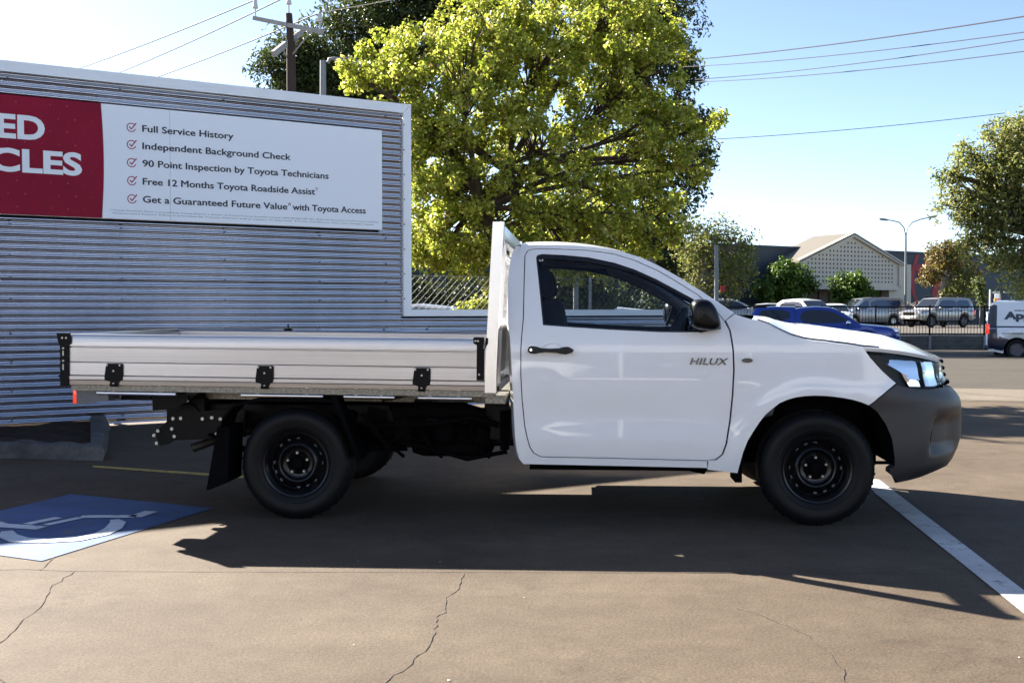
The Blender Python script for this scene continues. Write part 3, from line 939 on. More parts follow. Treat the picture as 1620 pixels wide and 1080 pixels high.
# wing mirrors
mir = chaikin([(2.328, 1.287), (2.347, 1.315), (2.39, 1.324), (2.439, 1.315), (2.473, 1.272), (2.486, 1.236), (2.501, 1.187), (2.497, 1.158), (2.468, 1.141), (2.419, 1.141), (2.342, 1.158), (2.325, 1.194)], 2)
mc = (2.40, 1.235)
for sgn in (0, 1):
    mb = MB(); rows = []
    for v, k in ((.0, .55), (-.015, .8), (-.04, .95), (-.08, 1.0), (-.13, .995), (-.165, .93), (-.185, .8), (-.195, .5), (-.198, .05)):
        rows.append([(mc[0] + (a - mc[0]) * k, v if not sgn else 1.8 - v, mc[1] + (b - mc[1]) * k) for a, b in mir])
    mb.grid(rows, close=True)
    crease = [(2.325, 1.222), (2.38, 1.226), (2.44, 1.222), (2.492, 1.208)]
    mb.tube([(a, (-.10 if not sgn else 1.9), b) for a, b in crease], .007, 6)
    y0, y1 = (-.02, .05) if not sgn else (1.82, 1.75)
    mb.prism([(2.395, 1.128), (2.515, 1.15), (2.50, 1.215), (2.43, 1.25)], lambda a, b, d: (a, d, b), y0, y1)
    mr = mb.build('wing_mirror', M['plastic'], TRUCK, smooth=50)
    mb = MB(); yy = -.10 if not sgn else 1.9
    s_ = -1 if not sgn else 1
    mb.grid([[(mc[0] - .071 + .004 * 0, yy + .075 * math.cos(t) * k, mc[1] + .068 * math.sin(t) * k) for t in [2 * math.pi * j / 20 for j in range(20)]] for k in (1, .02)], close=True)
    mb.build('mirror_glass', M['chrome'], mr)
# interior
for y in (.50, 1.28):
    mb = MB()
    tilt = Matrix.Translation((1.62, y, .78)) @ Matrix.Rotation(R(-12), 4, 'Y')
    mb.box(-.07, .07, -.25, .25, 0, .56, .06, tilt)
    st = mb.build('seat', M['seat'], TRUCK, smooth=60)
    mb = MB(); mb.box(1.62, 2.12, y - .26, y + .26, .62, .80, .06); mb.build('cushion', M['seat'], st, smooth=60)
    mb = MB(); mb.box(-.055, .05, -.13, .13, .58, .76, .045, tilt); mb.build('headrest', M['seat'], st, smooth=60)
mb = MB()
mb.box(2.42, 2.86, .13, 1.67, .62, 1.10, .06); mb.box(2.40, 2.62, .30, .64, 1.02, 1.15, .04)
mb.build('dashboard', M['trimgrey'], TRUCK, smooth=60)
mb = MB()
mb.grid([[(u, v, w) for v in (.30, .6, 1.2, 1.5)] for u, w in ((1.36, 1.60), (1.7, 1.615), (1.96, 1.59))]); 
mb.box(1.335, 1.37, .2, 1.6, .45, 1.17)
mb.build('cab_lining', M['headliner'], TRUCK, smooth=40)
mb = MB()
for y in (.262, 1.538):
    mb.tube([(1.42, y + .0, 1.595), (1.9, y, 1.575), (2.15, y - (.02 if y < 1 else -.02), 1.48), (2.5, y - (.08 if y < 1 else -.08), 1.25)], .022, 8)
for fn in SIDES:
    panel(mb, [cab_top[5:] + [(2.52, 1.20), (2.494, 1.22), (2.429, 1.277), (2.364, 1.325), (2.268, 1.379), (2.149, 1.444), (2.028, 1.5), (1.906, 1.542)]], lambda a, b, d, f=fn: f(a, b, d + .07), .06, .004)
mb.build('pillar_trim', M['pillartrim'], TRUCK, smooth=40)
mb = MB()
ax = Matrix.Translation((2.27, .47, 1.10)) @ Matrix.Rotation(R(-62), 4, 'Y')
rows = []
for i in range(33):
    a = 2 * math.pi * i / 32
    rows.append([tuple(ax @ Vector(((.185 + .016 * math.cos(t)) * math.cos(a), (.185 + .016 * math.cos(t)) * math.sin(a), .016 * math.sin(t)))) for t in [2 * math.pi * k / 8 for k in range(8)]])
mb.grid(rows, close=True)
mb.box(-.06, .06, -.07, .07, -.03, .02, .015, ax)
for a in (0, math.pi, -math.pi / 2): mb.bar(ax @ Vector((0, 0, 0)), ax @ Vector((.18 * math.sin(a) , .18 * math.cos(a), 0)), .03, .015)
mb.bar(ax @ Vector((0, 0, -.02)), (2.5, .47, .98), .06, .06)
mb.build('steering_wheel', M['seat'], TRUCK, smooth=50)
mb = MB(); mb.box(-.015, .015, -.11, .11, -.03, .035, .015, Matrix.Translation((2.23, .9, 1.475))); mb.bar((2.24, .9, 1.5), (2.16, .9, 1.60), .02, .02)
mb.build('rear_view_mirror', M['trimgrey'], TRUCK, smooth=50)
mb = MB(); mb.tube([(1.98, .62, 1.66), (1.83, .60, 1.78)], .003, 6)
mb.build('aerial', M['plastic'], TRUCK)

# wheels
def wheel(u, near, zc=.335):
    s = 1 if near else -1
    o = empty('wheel', (u, .03 if near else 1.77, zc), 0, TRUCK)
    f = lambda ax_, a, b: (a, s * ax_, b)
    mb = MB()
    prof = [(.03, .198), (.018, .212), (.010, .232), (.012, .236), (.003, .262), (.002, .285), (.010, .306), (.014, .309), (.022, .322), (.036, .331), (.055, .335)]
    for c in (.075, .11, .145):
        prof += [(c - .006, .336), (c - .005, .327), (c + .005, .327), (c + .006, .336)]
    prof += [(.165, .335), (.185, .328), (.205, .30), (.21, .26), (.20, .21), (.19, .19)]
    mb.lathe(prof, f, 72)
    for k in range(72):                                  # shoulder blocks
        a = 2 * math.pi * k / 72
        if k % 2: mb.bar(f(.016, .312 * math.cos(a), .312 * math.sin(a)), f(.052, .3365 * math.cos(a), .3365 * math.sin(a)), .014, .008, (math.cos(a), 0, math.sin(a)))
    mb.build('tyre', M['rubber'], o, smooth=40)
    mb = MB()
    mb.lathe([(.03, .199), (.022, .203), (.018, .200), (.022, .190), (.034, .184), (.040, .176), (.058, .171), (.088, .165), (.092, .160), (.082, .142), (.066, .128), (.056, .118), (.053, .112), (.056, .104), (.074, .096), (.080, .086), (.082, .070)], f, 64)
    rim = mb.build('rim', M['rim'], o, smooth=40)
    mb = MB(); mb.lathe([(.082, .072), (.080, .040), (.074, .036), (.050, .034), (.046, .030), (.046, 0)], f, 40); mb.build('hub', M['under'], rim, smooth=40)
    mb = MB()
    for k in range(5):
        a = 2 * math.pi * k / 5 + .35
        mb.tube([f(.082, .062 * math.cos(a), .062 * math.sin(a)), f(.060, .062 * math.cos(a), .062 * math.sin(a)), f(.056, .062 * math.cos(a), .062 * math.sin(a))], [.0105, .0105, .007], 6)
    mb.build('wheel_nuts', M['steel'], rim, smooth=0)
    mb = MB()
    for k in range(16):
        if k % 4 == 3: continue
        a = 2 * math.pi * k / 16
        c = Vector(f(.0845, .148 * math.cos(a), .148 * math.sin(a)))
        n_ = Vector((-.55 * math.cos(a) * 1, -s * .83, -.55 * math.sin(a))); t1 = Vector((-math.sin(a), 0, math.cos(a))); t2 = n_.cross(t1)
        c += Vector((0, -s * .0035, 0))
        mb.add([c + t1 * .011 * math.cos(q) + t2 * .008 * math.sin(q) for q in [2 * math.pi * j / 10 for j in range(10)]], [tuple(range(10))])
    mb.build('vent_holes', M['lampgrey'], rim, smooth=0)
    return o
wheel(0.0, True); wheel(3.083, True); wheel(0.0, False); wheel(3.083, False)

# chassis and running gear
mb = MB()
for y in (.44, 1.30):
    mb.box(-.95, .5, y, y + .07, .53, .66, .01); mb.box(.5, 3.5, y, y + .07, .42, .56, .01)
    mb.bar((.35, y + .035, .59), (.75, y + .035, .50), .07, .13)
for x in (-.85, -.3, .4, 1.0, 1.6, 2.4): mb.box(x - .04, x + .04, .5, 1.3, .46 if x > .5 else .55, .56 if x > .5 else .65)
for x in (1.16, .72, -.72):                              # tray mounts on the rails
    mb.box(x - .035, x + .035, .40, .44, .55, .78); mb.box(x - .05, x + .05, .36, .44, .60, .70)
mb.prism([(1.14, .46), (1.29, .46), (1.275, .60), (1.255, .765), (1.20, .765), (1.17, .62)], lambda a, b, d: (a, d, b), .33, .345)
mb.build('chassis_frame', M['black_metal'], TRUCK, smooth=30)
mb = MB()
for y in (.30, 1.46):
    P = [(-.62 + 1.24 * k / 12, y, .34 + .14 * (abs(k - 6) / 6) ** 2) for k in range(13)]
    for d in (0, .014, .028): 
        Q_ = P if d == 0 else P[2:-2] if d < .02 else P[4:-4]
        for a, b in zip(Q_[:-1], Q_[1:]): mb.bar(Vector(a) - Vector((0, 0, d)), Vector(b) - Vector((0, 0, d)), .06, .012)
    mb.bar((.64, y, .48), (.62, y, .60), .05, .03)
mb.tube([(0, .2, .335), (0, 1.6, .335)], .045, 12); mb.sphere((0, .9, .335), .15, .14, .15)
mb.tube([(.1, .9, .36), (2.4, .9, .42)], .04, 10)
for y in (.42, 1.38): mb.tube([(.12, y, .30), (.28, y - .02, .62)], .03, 8)
mb.build('rear_axle', M['under'], TRUCK, smooth=40)
mb = MB(); mb.box(.62, 1.16, .40, .78, .33, .56, .09); mb.box(.66, 1.12, .38, .80, .36, .43, .03)
mb.build('fuel_tank', M['under'], TRUCK, smooth=50)
mb = MB()
mb.tube([(.34, .30, .50), (.50, .27, .55), (.80, .25, .56), (1.05, .28, .60), (1.2, .3, .55)], .018, 8)
mb.tube([(.55, .33, .62), (.7, .30, .64), (.98, .31, .64), (1.1, .34, .60)], .05, 10)
mb.tube([(.42, .38, .46), (.75, .36, .40), (1.0, .37, .33), (1.25, .36, .38)], .014, 8)
for x in (.48, .72, 1.02): mb.tube([(x, .37, .57), (x + .01, .33, .50), (x + .06, .34, .40), (x + .12, .38, .34)], .012, 6)
mb.bar((1.24, .30, .64), (1.24, .30, .40), .05, .03); mb.bar((.36, .26, .62), (.52, .3, .40), .05, .03)
mb.sphere((.86, .33, .50), .075, .05, .085, 8, 12); mb.sphere((1.10, .34, .47), .05, .05, .07, 8, 12)
mb.box(.20, .62, .92, 1.22, .34, .58, .06); mb.box(.30, .60, .50, .52, .36, .74); mb.box(-.40, -.12, .62, .64, .46, .72)
mb.build('hoses_and_brackets', M['under'], TRUCK, smooth=50)
mb = MB()
mb.tube([(.13 + .055 * math.cos(k * .7), .30 + .055 * math.sin(k * .7), .36 + k * .0042) for k in range(60)], .008, 6)
mb.build('coil_spring', M['black_metal'], TRUCK, smooth=60)
mb = MB(); mb.tube([(.9, 1.15, .42), (.3, 1.2, .52), (-.35, .78, .50), (-.55, .62, .44), (-.68, .52, .41), (-.79, .46, .37)], .028, 12, caps=False); mb.tube([(1.4, 1.1, .42), (.75, 1.1, .42)], .075, 12)
mb.build('exhaust_pipe', mat('dull_exhaust_steel', (.09, .085, .075), .5, metal=.7), TRUCK, smooth=50)
mb = MB(); mb.tube([(2.42, .33, .36), (2.42, .33, .30), (2.47, .33, .285)], [.05, .05, .03], 8); mb.box(2.62, 2.66, .12, .34, .24, .36)
mb.box(1.40, 2.5, .115, .14, .335, .36); mb.box(3.40, 3.62, .20, .24, .345, .36)
mb.build('underbody_fittings', M['under'], TRUCK, smooth=30)
tow_pl = [(-.977, .492), (-.965, .43), (-.95, .40), (-.90, .41), (-.849, .436), (-.60, .449), (-.40, .461), (-.40, .63), (-.60, .63), (-.70, .62), (-.74, .66), (-.79, .665), (-.82, .63), (-.87, .625), (-.90, .56)]
mb = MB()
for y0, y1 in ((.335, .347), (1.453, 1.465)): mb.prism(tow_pl, lambda a, b, d: (a, d, b), y0, y1)
mb.tube([(-.93, .347, .46), (-.93, 1.453, .46)], .035, 12); mb.box(-.93, -.5, .86, .94, .43, .50); mb.box(-1.05, -.93, .87, .93, .44, .49)
tow = mb.build('tow_bar', M['black_metal'], TRUCK, smooth=30)
mb = MB()
for a, b in ((-.86, .575), (-.81, .577), (-.67, .575), (-.61, .582), (-.555, .575), (-.868, .51), (-.853, .463), (-.58, .48), (-.958, .497), (-.985, .468), (-.968, .418)):
    mb.cyl((a, .336, b), (a, .320, b), .011, 8)
mb.build('bolts', M['steel'], tow, smooth=0)

# ------------------------------------------------------------------ the tray (sits a touch nose down)
def rake(x, y, z): return (x + .0105 * (z - .8), y, z - .0105 * (x + 1.375))
tray = empty('tray', (0, 0, 0), 0, TRUCK)
prof = [(.813, .0), (.813, -.018), (.838, -.020), (.841, -.016), (.844, -.021), (.864, -.021), (.869, -.012), (.872, -.017), (.944, -.016), (.947, -.012), (.950, -.016), (1.034, -.016), (1.037, -.0095), (1.041, -.0095), (1.044, -.018), (1.104, -.018), (1.113, -.014), (1.116, -.006), (1.116, .012), (1.108, .016), (1.10, .012), (.82, .012)]
def board(name, x0, x1, y, s, par):
    mb = MB()
    n = len(prof)
    xs_ = [x0 + (x1 - x0) * k / 24 for k in range(25)]
    rows = [[(x, y + s * a, b) for b, a in prof] for x in xs_]
    mb.grid(rows, close=True)
    mb.add(rows[0], [tuple(range(n))]); mb.add(rows[-1], [tuple(range(n))])
    return mb.build(name, M['alu'], par, smooth=25, warp=rake)
nb = board('side_board', -1.372, 1.145, 0, 1, tray)
fb = board('side_board', -1.372, 1.145, 1.8, -1, tray)
mb = MB()
mb.box(-1.395, -1.372, .02, 1.78, .815, 1.113, .005); mb.build('tailgate', M['alu'], tray, smooth=25, warp=rake)
mb = MB()
for k in range(9): mb.box(-1.37, 1.14, .02 + k * .196, .02 + k * .196 + .194, .815, .835)
mb.build('tray_floor', M['alu'], tray, smooth=0, warp=rake)
mb = MB()
mb.box(-1.36, 1.20, .0, .045, .775, .809); mb.box(-1.36, 1.20, 1.755, 1.80, .775, .809)
for x in [-1.3, -.95, -.6, -.25, .1, .45, .8, 1.12]: mb.box(x - .02, x + .02, .045, 1.755, .775, .812)
mb.box(1.145, 1.265, .02, 1.78, .735, .785)
for y in (.46, 1.34): mb.box(-1.3, 1.2, y - .03, y + .03, .70, .775)
for x in (-.62, .66): mb.bar((x, .05, .785), (x - .18, .4, .72), .05, .03)
mb.build('under_frame', M['checker'], tray, smooth=0, warp=rake)
mb = MB()
for a, b in ((-1.204, -.717), (-.317, .179), (.305, .608), (.75, 1.068)):
    mb.cyl((a, .012, .762), (b, .012, .762), .0125, 10)
    for x in ((a + .10, b - .10) if b - a > .35 else (a + .07, b - .08)): mb.cyl((x, .014, .765), (x, .014, .815), .011, 8)
mb.build('tie_rail', M['alu_bright'], tray, smooth=40, warp=rake)
hinge_proto = None
for a, b in ((-1.137, -1.032), (-.216, -.114), (.724, .825)):
    mb = MB()
    z0 = .813; k = b - a
    pl = [(a + .006, .935), (a + .012, .942), (b - .006, .942), (b, .935), (b, .86), (b - .004, .842), (b - .02, .835), (b - .035, .806), (a + .042, .806), (a + .028, .835), (a - .002, .842), (a - .004, .86)]
    mb.prism(pl, lambda p, q, d: (p, d, q), -.030, -.0185)
    mb.cyl((a + .03, -.024, .815), (b - .03, -.024, .815), .012, 10)
    h_ = mb.build('hinge', M['black_metal'], tray, smooth=30, warp=rake)
    mb = MB()
    for p, q in ((a + .012, .932), (b - .014, .932), ((a + b) / 2, .898), ((a + b) / 2, .822)): mb.cyl((p, -.030, q), (p, -.034, q), .006, 8)
    mb.build('hinge_rivets', M['steel'], h_, smooth=0, warp=rake)
mb = MB()
mb.prism([(-1.434, 1.121), (-1.352, 1.121), (-1.350, 1.062), (-1.358, 1.052), (-1.366, 1.052), (-1.366, .806), (-1.412, .806), (-1.412, .85), (-1.425, .862), (-1.412, .874), (-1.414, 1.045), (-1.425, 1.065)], lambda p, q, d: (p, d, q), -.034, -.0215)
mb.box(-1.412, -1.372, -.03, .012, .80, 1.115)
lt = mb.build('corner_latch', M['black_metal'], tray, smooth=30, warp=rake)
mb = MB()
for p, q in ((-1.398, 1.092), (-1.374, 1.092), (-1.392, 1.03), (-1.392, .955)): mb.cyl((p, -.034, q), (p, -.038, q), .006, 8)
mb.box(-1.397, -1.389, -.036, -.033, .985, 1.015); mb.box(-1.397, -1.389, -.036, -.033, .90, .935)
mb.build('latch_bolts', M['steel'], lt, smooth=0, warp=rake)
mb = MB()
mb.prism([(1.076, 1.120), (1.084, 1.126), (1.142, 1.126), (1.142, .874), (1.098, .874), (1.098, 1.08), (1.088, 1.085), (1.078, 1.09)], lambda p, q, d: (p, d, q), -.032, -.020)
mb.box(1.150, 1.164, -.055, -.034, 1.085, 1.123, .004); mb.bar((1.155, -.045, 1.09), (1.14, -.045, 1.055), .012, .012)
lt = mb.build('corner_latch', M['black_metal'], tray, smooth=30, warp=rake)
mb = MB()
for p, q in ((1.09, 1.104), (1.105, 1.104), (1.113, .908)): mb.cyl((p, -.032, q), (p, -.036, q), .006, 8)
mb.bar((1.150, -.058, 1.11), (1.142, -.050, 1.06), .008, .006)
mb.build('latch_bolts', M['steel'], lt, smooth=0, warp=rake)
mb = MB(); mb.box(-.56, -.50, 1.78, 1.80, 1.113, 1.13); mb.cyl((-.53, 1.79, 1.12), (-.53, 1.79, 1.16), .006, 6)
mb.build('rope_hook', M['black_metal'], tray, smooth=0, warp=rake)
# headboard
hbm = empty('headboard', (0, 0, 0), 0, TRUCK)
lean = lambda z: 1.147 + .05 * max(0, (z - .8)) ** 1.15
def post(y0, y1, dx=0.0, w=.066, zt=1.772, zb=.775):
    mb = MB(); rows = []
    for k in range(9):
        z = zb + (zt - zb) * k / 8
        x = lean(z) + dx
        rows.append([(x, y0, z), (x, y1, z), (x + w, y1, z), (x + w, y0, z)])
    mb.grid(rows, close=True); mb.add(rows[-1], [(0, 1, 2, 3)]); mb.add(rows[0], [(0, 1, 2, 3)])
    mb.build('post', M['alu_bright'], hbm, smooth=25)
post(-.034, .030); post(1.77, 1.834)
post(.42, .46, .01, .045, 1.67, .80); post(1.34, 1.38, .01, .045, 1.67, .80)
mb = MB()
xt = lean(1.72)
mb.box(xt + .006, xt + .060, .031, 1.769, 1.668, 1.764, .006); mb.build('top_rail', M['alu_bright'], hbm, smooth=25)
mb = MB()
xx = lean(1.6) + .02
mb.box(lean(1.16) + .012, lean(1.16) + .052, .031, 1.769, 1.14, 1.19); mb.box(xx, xx + .03, .46, 1.34, 1.585, 1.612)
for k in range(17):
    y = .48 + k * .0525
    mb.bar((lean(1.19) + .03, y, 1.18), (lean(1.6) + .032, y, 1.60), .022, .008)
for z in (1.26, 1.36, 1.46, 1.54): mb.bar((lean(z) + .034, .46, z), (lean(z) + .034, 1.34, z), .016, .012)
mb.build('window_mesh', M['alu_bright'], hbm, smooth=0)
mb = MB(); mb.grid([[(lean(z) + .018, y, z) for y in (.031, .6, 1.2, 1.769)] for z in (.84, .95, 1.05, 1.139)]); mb.build('lower_sheet', M['alu'], hbm, smooth=0)
# mudguards and flaps
for y0, y1 in ((.0, .27), (1.53, 1.80)):
    mb = MB()
    rows = []
    arc_ = [(-.455, .52), (-.43, .62), (-.36, .70), (-.2, .735), (.1, .735), (.235, .73), (.275, .64), (.39, .378)]
    for a, b in resample(arc_, .05, False): rows.append([(a, y0, b - .02), (a, y0, b), (a, y1, b), (a, y1, b - .008)])
    mb.grid(rows)
    mb.add([(.375, y0, .378), (.405, y0, .378), (.262, y0, .75), (.225, y0, .75)], [(0, 1, 2, 3)])
    mg = mb.build('mudguard', M['under'], tray, smooth=30)
    mb = MB(); mb.prism([(-.391, .56), (-.464, .56), (-.535, .178), (-.50, .186), (-.405, .226)], lambda a, b, d: (a, d, b), y0 + .004, y1)
    mb.build('mud_flap', M['under'], mg, smooth=0)
for y0, y1 in ((.02, .18), (1.62, 1.78)):
    mb = MB(); mb.prism([(-1.338, .795), (-1.338, .690), (-1.30, .690), (-1.14, .715), (-1.14, .775)], lambda a, b, d: (a, d, b), y0, y1)
    tl = mb.build('tail_light', M['lampgrey'], tray, smooth=30)
    mb = MB(); mb.box(-1.362, -1.338, y0, y1, .692, .795, .006); mb.build('lens', M['amber'], tl, smooth=40)
mb = MB(); mb.prism([(-.945, .752), (-.715, .752), (-.715, .70), (-.79, .655), (-.94, .635)], lambda a, b, d: (a, d, b), .20, .212)
mb.prism([(-.74, .76), (-.62, .76), (-.74, .69)], lambda a, b, d: (a, d, b), .215, .225)
mb.box(-1.14, -.95, .2, 1.6, .70, .765)
mb.build('rear_bracket', M['black_metal'], tray, smooth=0)

# ------------------------------------------------------------------ the building across the street
M['bldg'] = mat('slate_blue_cladding', (0.0176, 0.0336, 0.0528), .55, var=.12, vscale=.4)
M['bldg_dark'] = mat('dark_base_cladding', (.022, .028, .038), .6)
M['cream'] = mat('cream_render', (0.6188, 0.5525, 0.4420), .8, var=.06, vscale=1.5)
M['roof'] = mat('tan_metal_roof', (0.119, 0.1036, 0.0826), .6)
M['hole'] = mat('vent_hole_dark', (.05, .045, .04), .9)
M['mural'] = mat('mural_red_paint', (.34, .022, .03), .6)
M['glassdark'] = mat('shop_glass_dark', (.015, .018, .02), .15)
M['brown'] = mat('brown_shutter', (.10, .065, .04), .7)
BA = math.atan2(.52, .854)
B0 = Vector((21.2, 85.1, 0))
BZ = .15
BM = Matrix.Translation(B0) @ Matrix.Rotation(BA, 4, 'Z')
bld = empty('shop_building', (B0.x, B0.y, 0), BA)
tag(bld, 'long dark slate blue shop building with a cream gabled entrance and red mural', 'building')
mb = MB(); mb.box(-60, 70, 0, 30, -1, 6.1); mb.build('wall', M['bldg'], bld, smooth=0)
mb = MB(); mb.box(-60, 70, -.1, 30.1, 6.1, 6.3); mb.build('parapet_cap', M['bldg'], bld, smooth=0)
mb = MB(); mb.box(-59.9, 8, -.05, 0, 2.0, 2.35); mb.box(10, 69, -.05, 0, -.5, 1.2); mb.build('base_band', M['bldg_dark'], bld, smooth=0)
# entrance gable in front of the wall; peak over pixel (1346, 373)
inv = BM.inverted()
pk = inv @ Vector((26.8, 85, 0))
px_, py_ = pk.x, pk.y
gz0, gze, gzp = 3.15, 5.03, 7.15
mb = MB()
gab = [(px_ - 5.55, gz0), (px_ + 5.55, gz0), (px_ + 5.55, gze), (px_, gzp - .08), (px_ - 5.55, gze)]
mb.prism(gab, fl, py_, py_ + .3)
rows_ = 0
hm = MB()
z = gz0 + .35
while z < gzp - .3:
    half = 5.1 if z < gze else 5.1 * (gzp - .45 - z) / (gzp - .45 - gze)
    n = int(half / .40)
    for k in range(-n, n + 1):
        hm.box(px_ + k * .40 - .065, px_ + k * .40 + .065, py_ - .012, py_ + .01, z - .07, z + .07)
    z += .335
ent = mb.build('entrance_gable', M['cream'], bld, smooth=0)
hm.build('vent_block_holes', M['hole'], ent, smooth=0)
mb = MB()
for sgn in (-1, 1):
    mb.bar((px_ + sgn * 5.95, py_ - .12, gze - .1), (px_, py_ - .12, gzp + .02), .35, .30)
    mb.bar((px_ + sgn * 5.62, py_ - .05, gz0 - .15), (px_ + sgn * 5.62, py_ - .05, gze + .05), .22, .25, (1, 0, 0))
mb.box(px_ - 5.75, px_ + 5.75, py_ - .16, py_ + .3, gz0 - .3, gz0)
mb.build('gable_trim', M['cream'], ent, smooth=0)
mb = MB()
for sgn in (-1, 1): mb.add([(px_ + sgn * 6.1, py_ - .3, gze - .12), (px_, py_ - .3, gzp + .14), (px_, 1.0, gzp + .14), (px_ + sgn * 6.1, 1.0, gze - .12), (px_ + sgn * 6.1, py_ - .3, gze - .24), (px_, py_ - .3, gzp + .02), (px_, 1.0, gzp + .02), (px_ + sgn * 6.1, 1.0, gze - .24)], [(0, 1, 2, 3), (7, 6, 5, 4), (0, 4, 5, 1), (1, 5, 6, 2), (2, 6, 7, 3), (3, 7, 4, 0)])
mb.build('gable_roof', M['roof'], bld, smooth=0)
mb = MB(); mb.box(px_ - 5.5, px_ - 5.3, py_ + .3, 0, .0, 4.9); mb.box(px_ + 5.3, px_ + 5.5, py_ + .3, 0, 3.0, 4.9); mb.build('side_wall', M['cream'], bld, smooth=0)
mb = MB(); mb.box(px_ + 4.9, px_ + 7.6, py_ + .35, 0, 0, 5.0); mb.build('pillar', M['cream'], bld, smooth=0)
mb = MB(); mb.box(px_ - 5.6, px_ - 4.9, py_ + .02, -.01, 0, 3); mb.build('pillar', M['cream'], bld, smooth=0)
mb = MB(); mb.box(px_ - 4.9, px_ + 4.9, py_ + 1.2, py_ + 1.3, 0, 3.1)
for k in range(9): mb.box(px_ - 4.8 + k * 1.2, px_ - 4.72 + k * 1.2, py_ + 1.1, py_ + 1.2, 0, 3.1)
mb.build('shutter', M['brown'], bld, smooth=0)
def on_bldg(px, py):
    a = at(px, py, 1.0) - Vector((0, 0, CAM_Z)); o_ = Vector((0, 0, CAM_Z))
    lo_ = inv @ o_; ld = (inv.to_3x3()) @ a
    t = (-.03 - lo_.y) / ld.y
    q = lo_ + ld * t
    return (q.x, q.z)
arc_o = [on_bldg(*p) for p in [(1449, 402), (1444, 418), (1441, 436), (1441, 452), (1444, 468), (1449, 480)]]
arc_i = [on_bldg(*p) for p in [(1452, 480), (1449, 466), (1447, 452), (1447, 436), (1450, 418), (1455, 402)]]
blob = [on_bldg(*p) for p in [(1447, 420), (1456, 418), (1468, 412), (1480, 415), (1486, 428), (1494, 440), (1490, 458), (1496, 478), (1478, 480), (1474, 462), (1478, 450), (1466, 438), (1455, 443), (1451, 432)]]
mb = MB()
for pl in (arc_o + arc_i, blob):
    v2, f2, _l = fill2d([pl], 1.0)
    mb.add([(a, -.03, b) for a, b in v2], f2)
mb.build('mural', M['mural'], bld, smooth=0)

# far car park slab, retaining wall and fence
FD = Vector((math.cos(R(-6)), math.sin(R(-6)), 0)); FN = Vector((-FD.y, FD.x, 0))
F0 = Vector(((1471 - 810) / 1700 * 45.0, 45.0, 0))
def fpt(s, d=0.0): return F0 + FD * s + FN * d
FZ = .16
M['asphalt'] = ground_mat('carpark_asphalt', (0.0806, 0.0713, 0.062), (0.1054, 0.093, 0.0806), (.8, .8, .8), .5)
sheet('car_park', [tuple(fpt(-70, .1))[:2] + (FZ,), tuple(fpt(60, .1))[:2] + (FZ,), tuple(fpt(80, 120))[:2] + (FZ,), tuple(fpt(-120, 120))[:2] + (FZ,)], 0, M['asphalt'])
FA = math.atan2(FD.y, FD.x)
rw = empty('retaining_wall', F0, FA)
tag(rw, 'low grey concrete sleeper retaining wall below the black fence', 'wall')
mb = MB()
for k in range(3): mb.box(-40, 30, -.02, .09, -.45 + k * .205, -.45 + k * .205 + .2, .01)
mb.build('concrete_sleeper', M['kerb'], rw, smooth=0)
M['fencegrey'] = mat('galv_post_grey', (0.231, 0.238, 0.245), .5, metal=.5)
for k in range(-17, 13):
    mb = MB(); mb.box(k * 2.2 - .05, k * 2.2 + .05, -.07, -.022, -.45, .19); mb.build('wall_post', M['fencegrey'], rw, smooth=0)
fence = empty('picket_fence', F0, FA)
tag(fence, 'black tubular picket fence along the far car park', 'fence')
for k in range(-17, 12):
    mb = MB()
    mb.box(k * 2.2 + .04, k * 2.2 + 2.16, .01, .045, 1.36, 1.41); mb.box(k * 2.2 + .04, k * 2.2 + 2.16, .01, .045, .24, .28)
    for j in range(1, 17): mb.box(k * 2.2 + j * .128 - .009, k * 2.2 + j * .128 + .009, .018, .036, .20, 1.40)
    mb.build('fence_panel', M['black_metal'], fence, smooth=0)
    mb = MB(); mb.box(k * 2.2 - .03, k * 2.2 + .03, 0, .06, .1, 1.46); mb.build('fence_post', M['black_metal'], fence, smooth=0)
# kerb on the street's far side
kerb = band('far_kerb', along(far, -60, 60), along(far + FN * .3 , -60, 60), M['kerb'], .10, 0, 0)

# unseen pale building added behind the camera; bounces light and reflects in truck's paint
SY = -13.0
bounce_bld = empty('bounce_building', (0, SY, 0))
tag(bounce_bld, 'unseen pale building added behind the camera to bounce light onto the truck', 'building')
M['render'] = mat('pale_render', (0.45, 0.48, 0.525), .8, var=.04, vscale=.5)
mb = MB(); mb.box(-17, 17, -9, 0, 3.0, 5.4); mb.box(-17, -9, -9, 0, 0, 3.0); mb.box(9, 17, -9, 0, 0, 3.0); mb.build('wall', M['render'], bounce_bld, smooth=0)
mb = MB(); mb.box(-17.2, 17.2, -9.2, .2, 5.4, 5.6); mb.build('roof', M['trim'], bounce_bld, smooth=0)
for k in range(6):
    mb = MB(); mb.box(-9 + k * 3 + .05, -9 + k * 3 + 2.95, -.25, -.2, .1, 2.98); w_ = mb.build('window', M['glassdark'], bounce_bld, smooth=0)
    mb = MB(); mb.box(-9 + k * 3, -9 + k * 3 + .06, -.3, -.02, 0, 3.0); mb.box(-9 + k * 3 + .06, -9 + k * 3 + 3, -.3, -.02, 0, .1); mb.build('frame', M['trim'], w_, smooth=0)

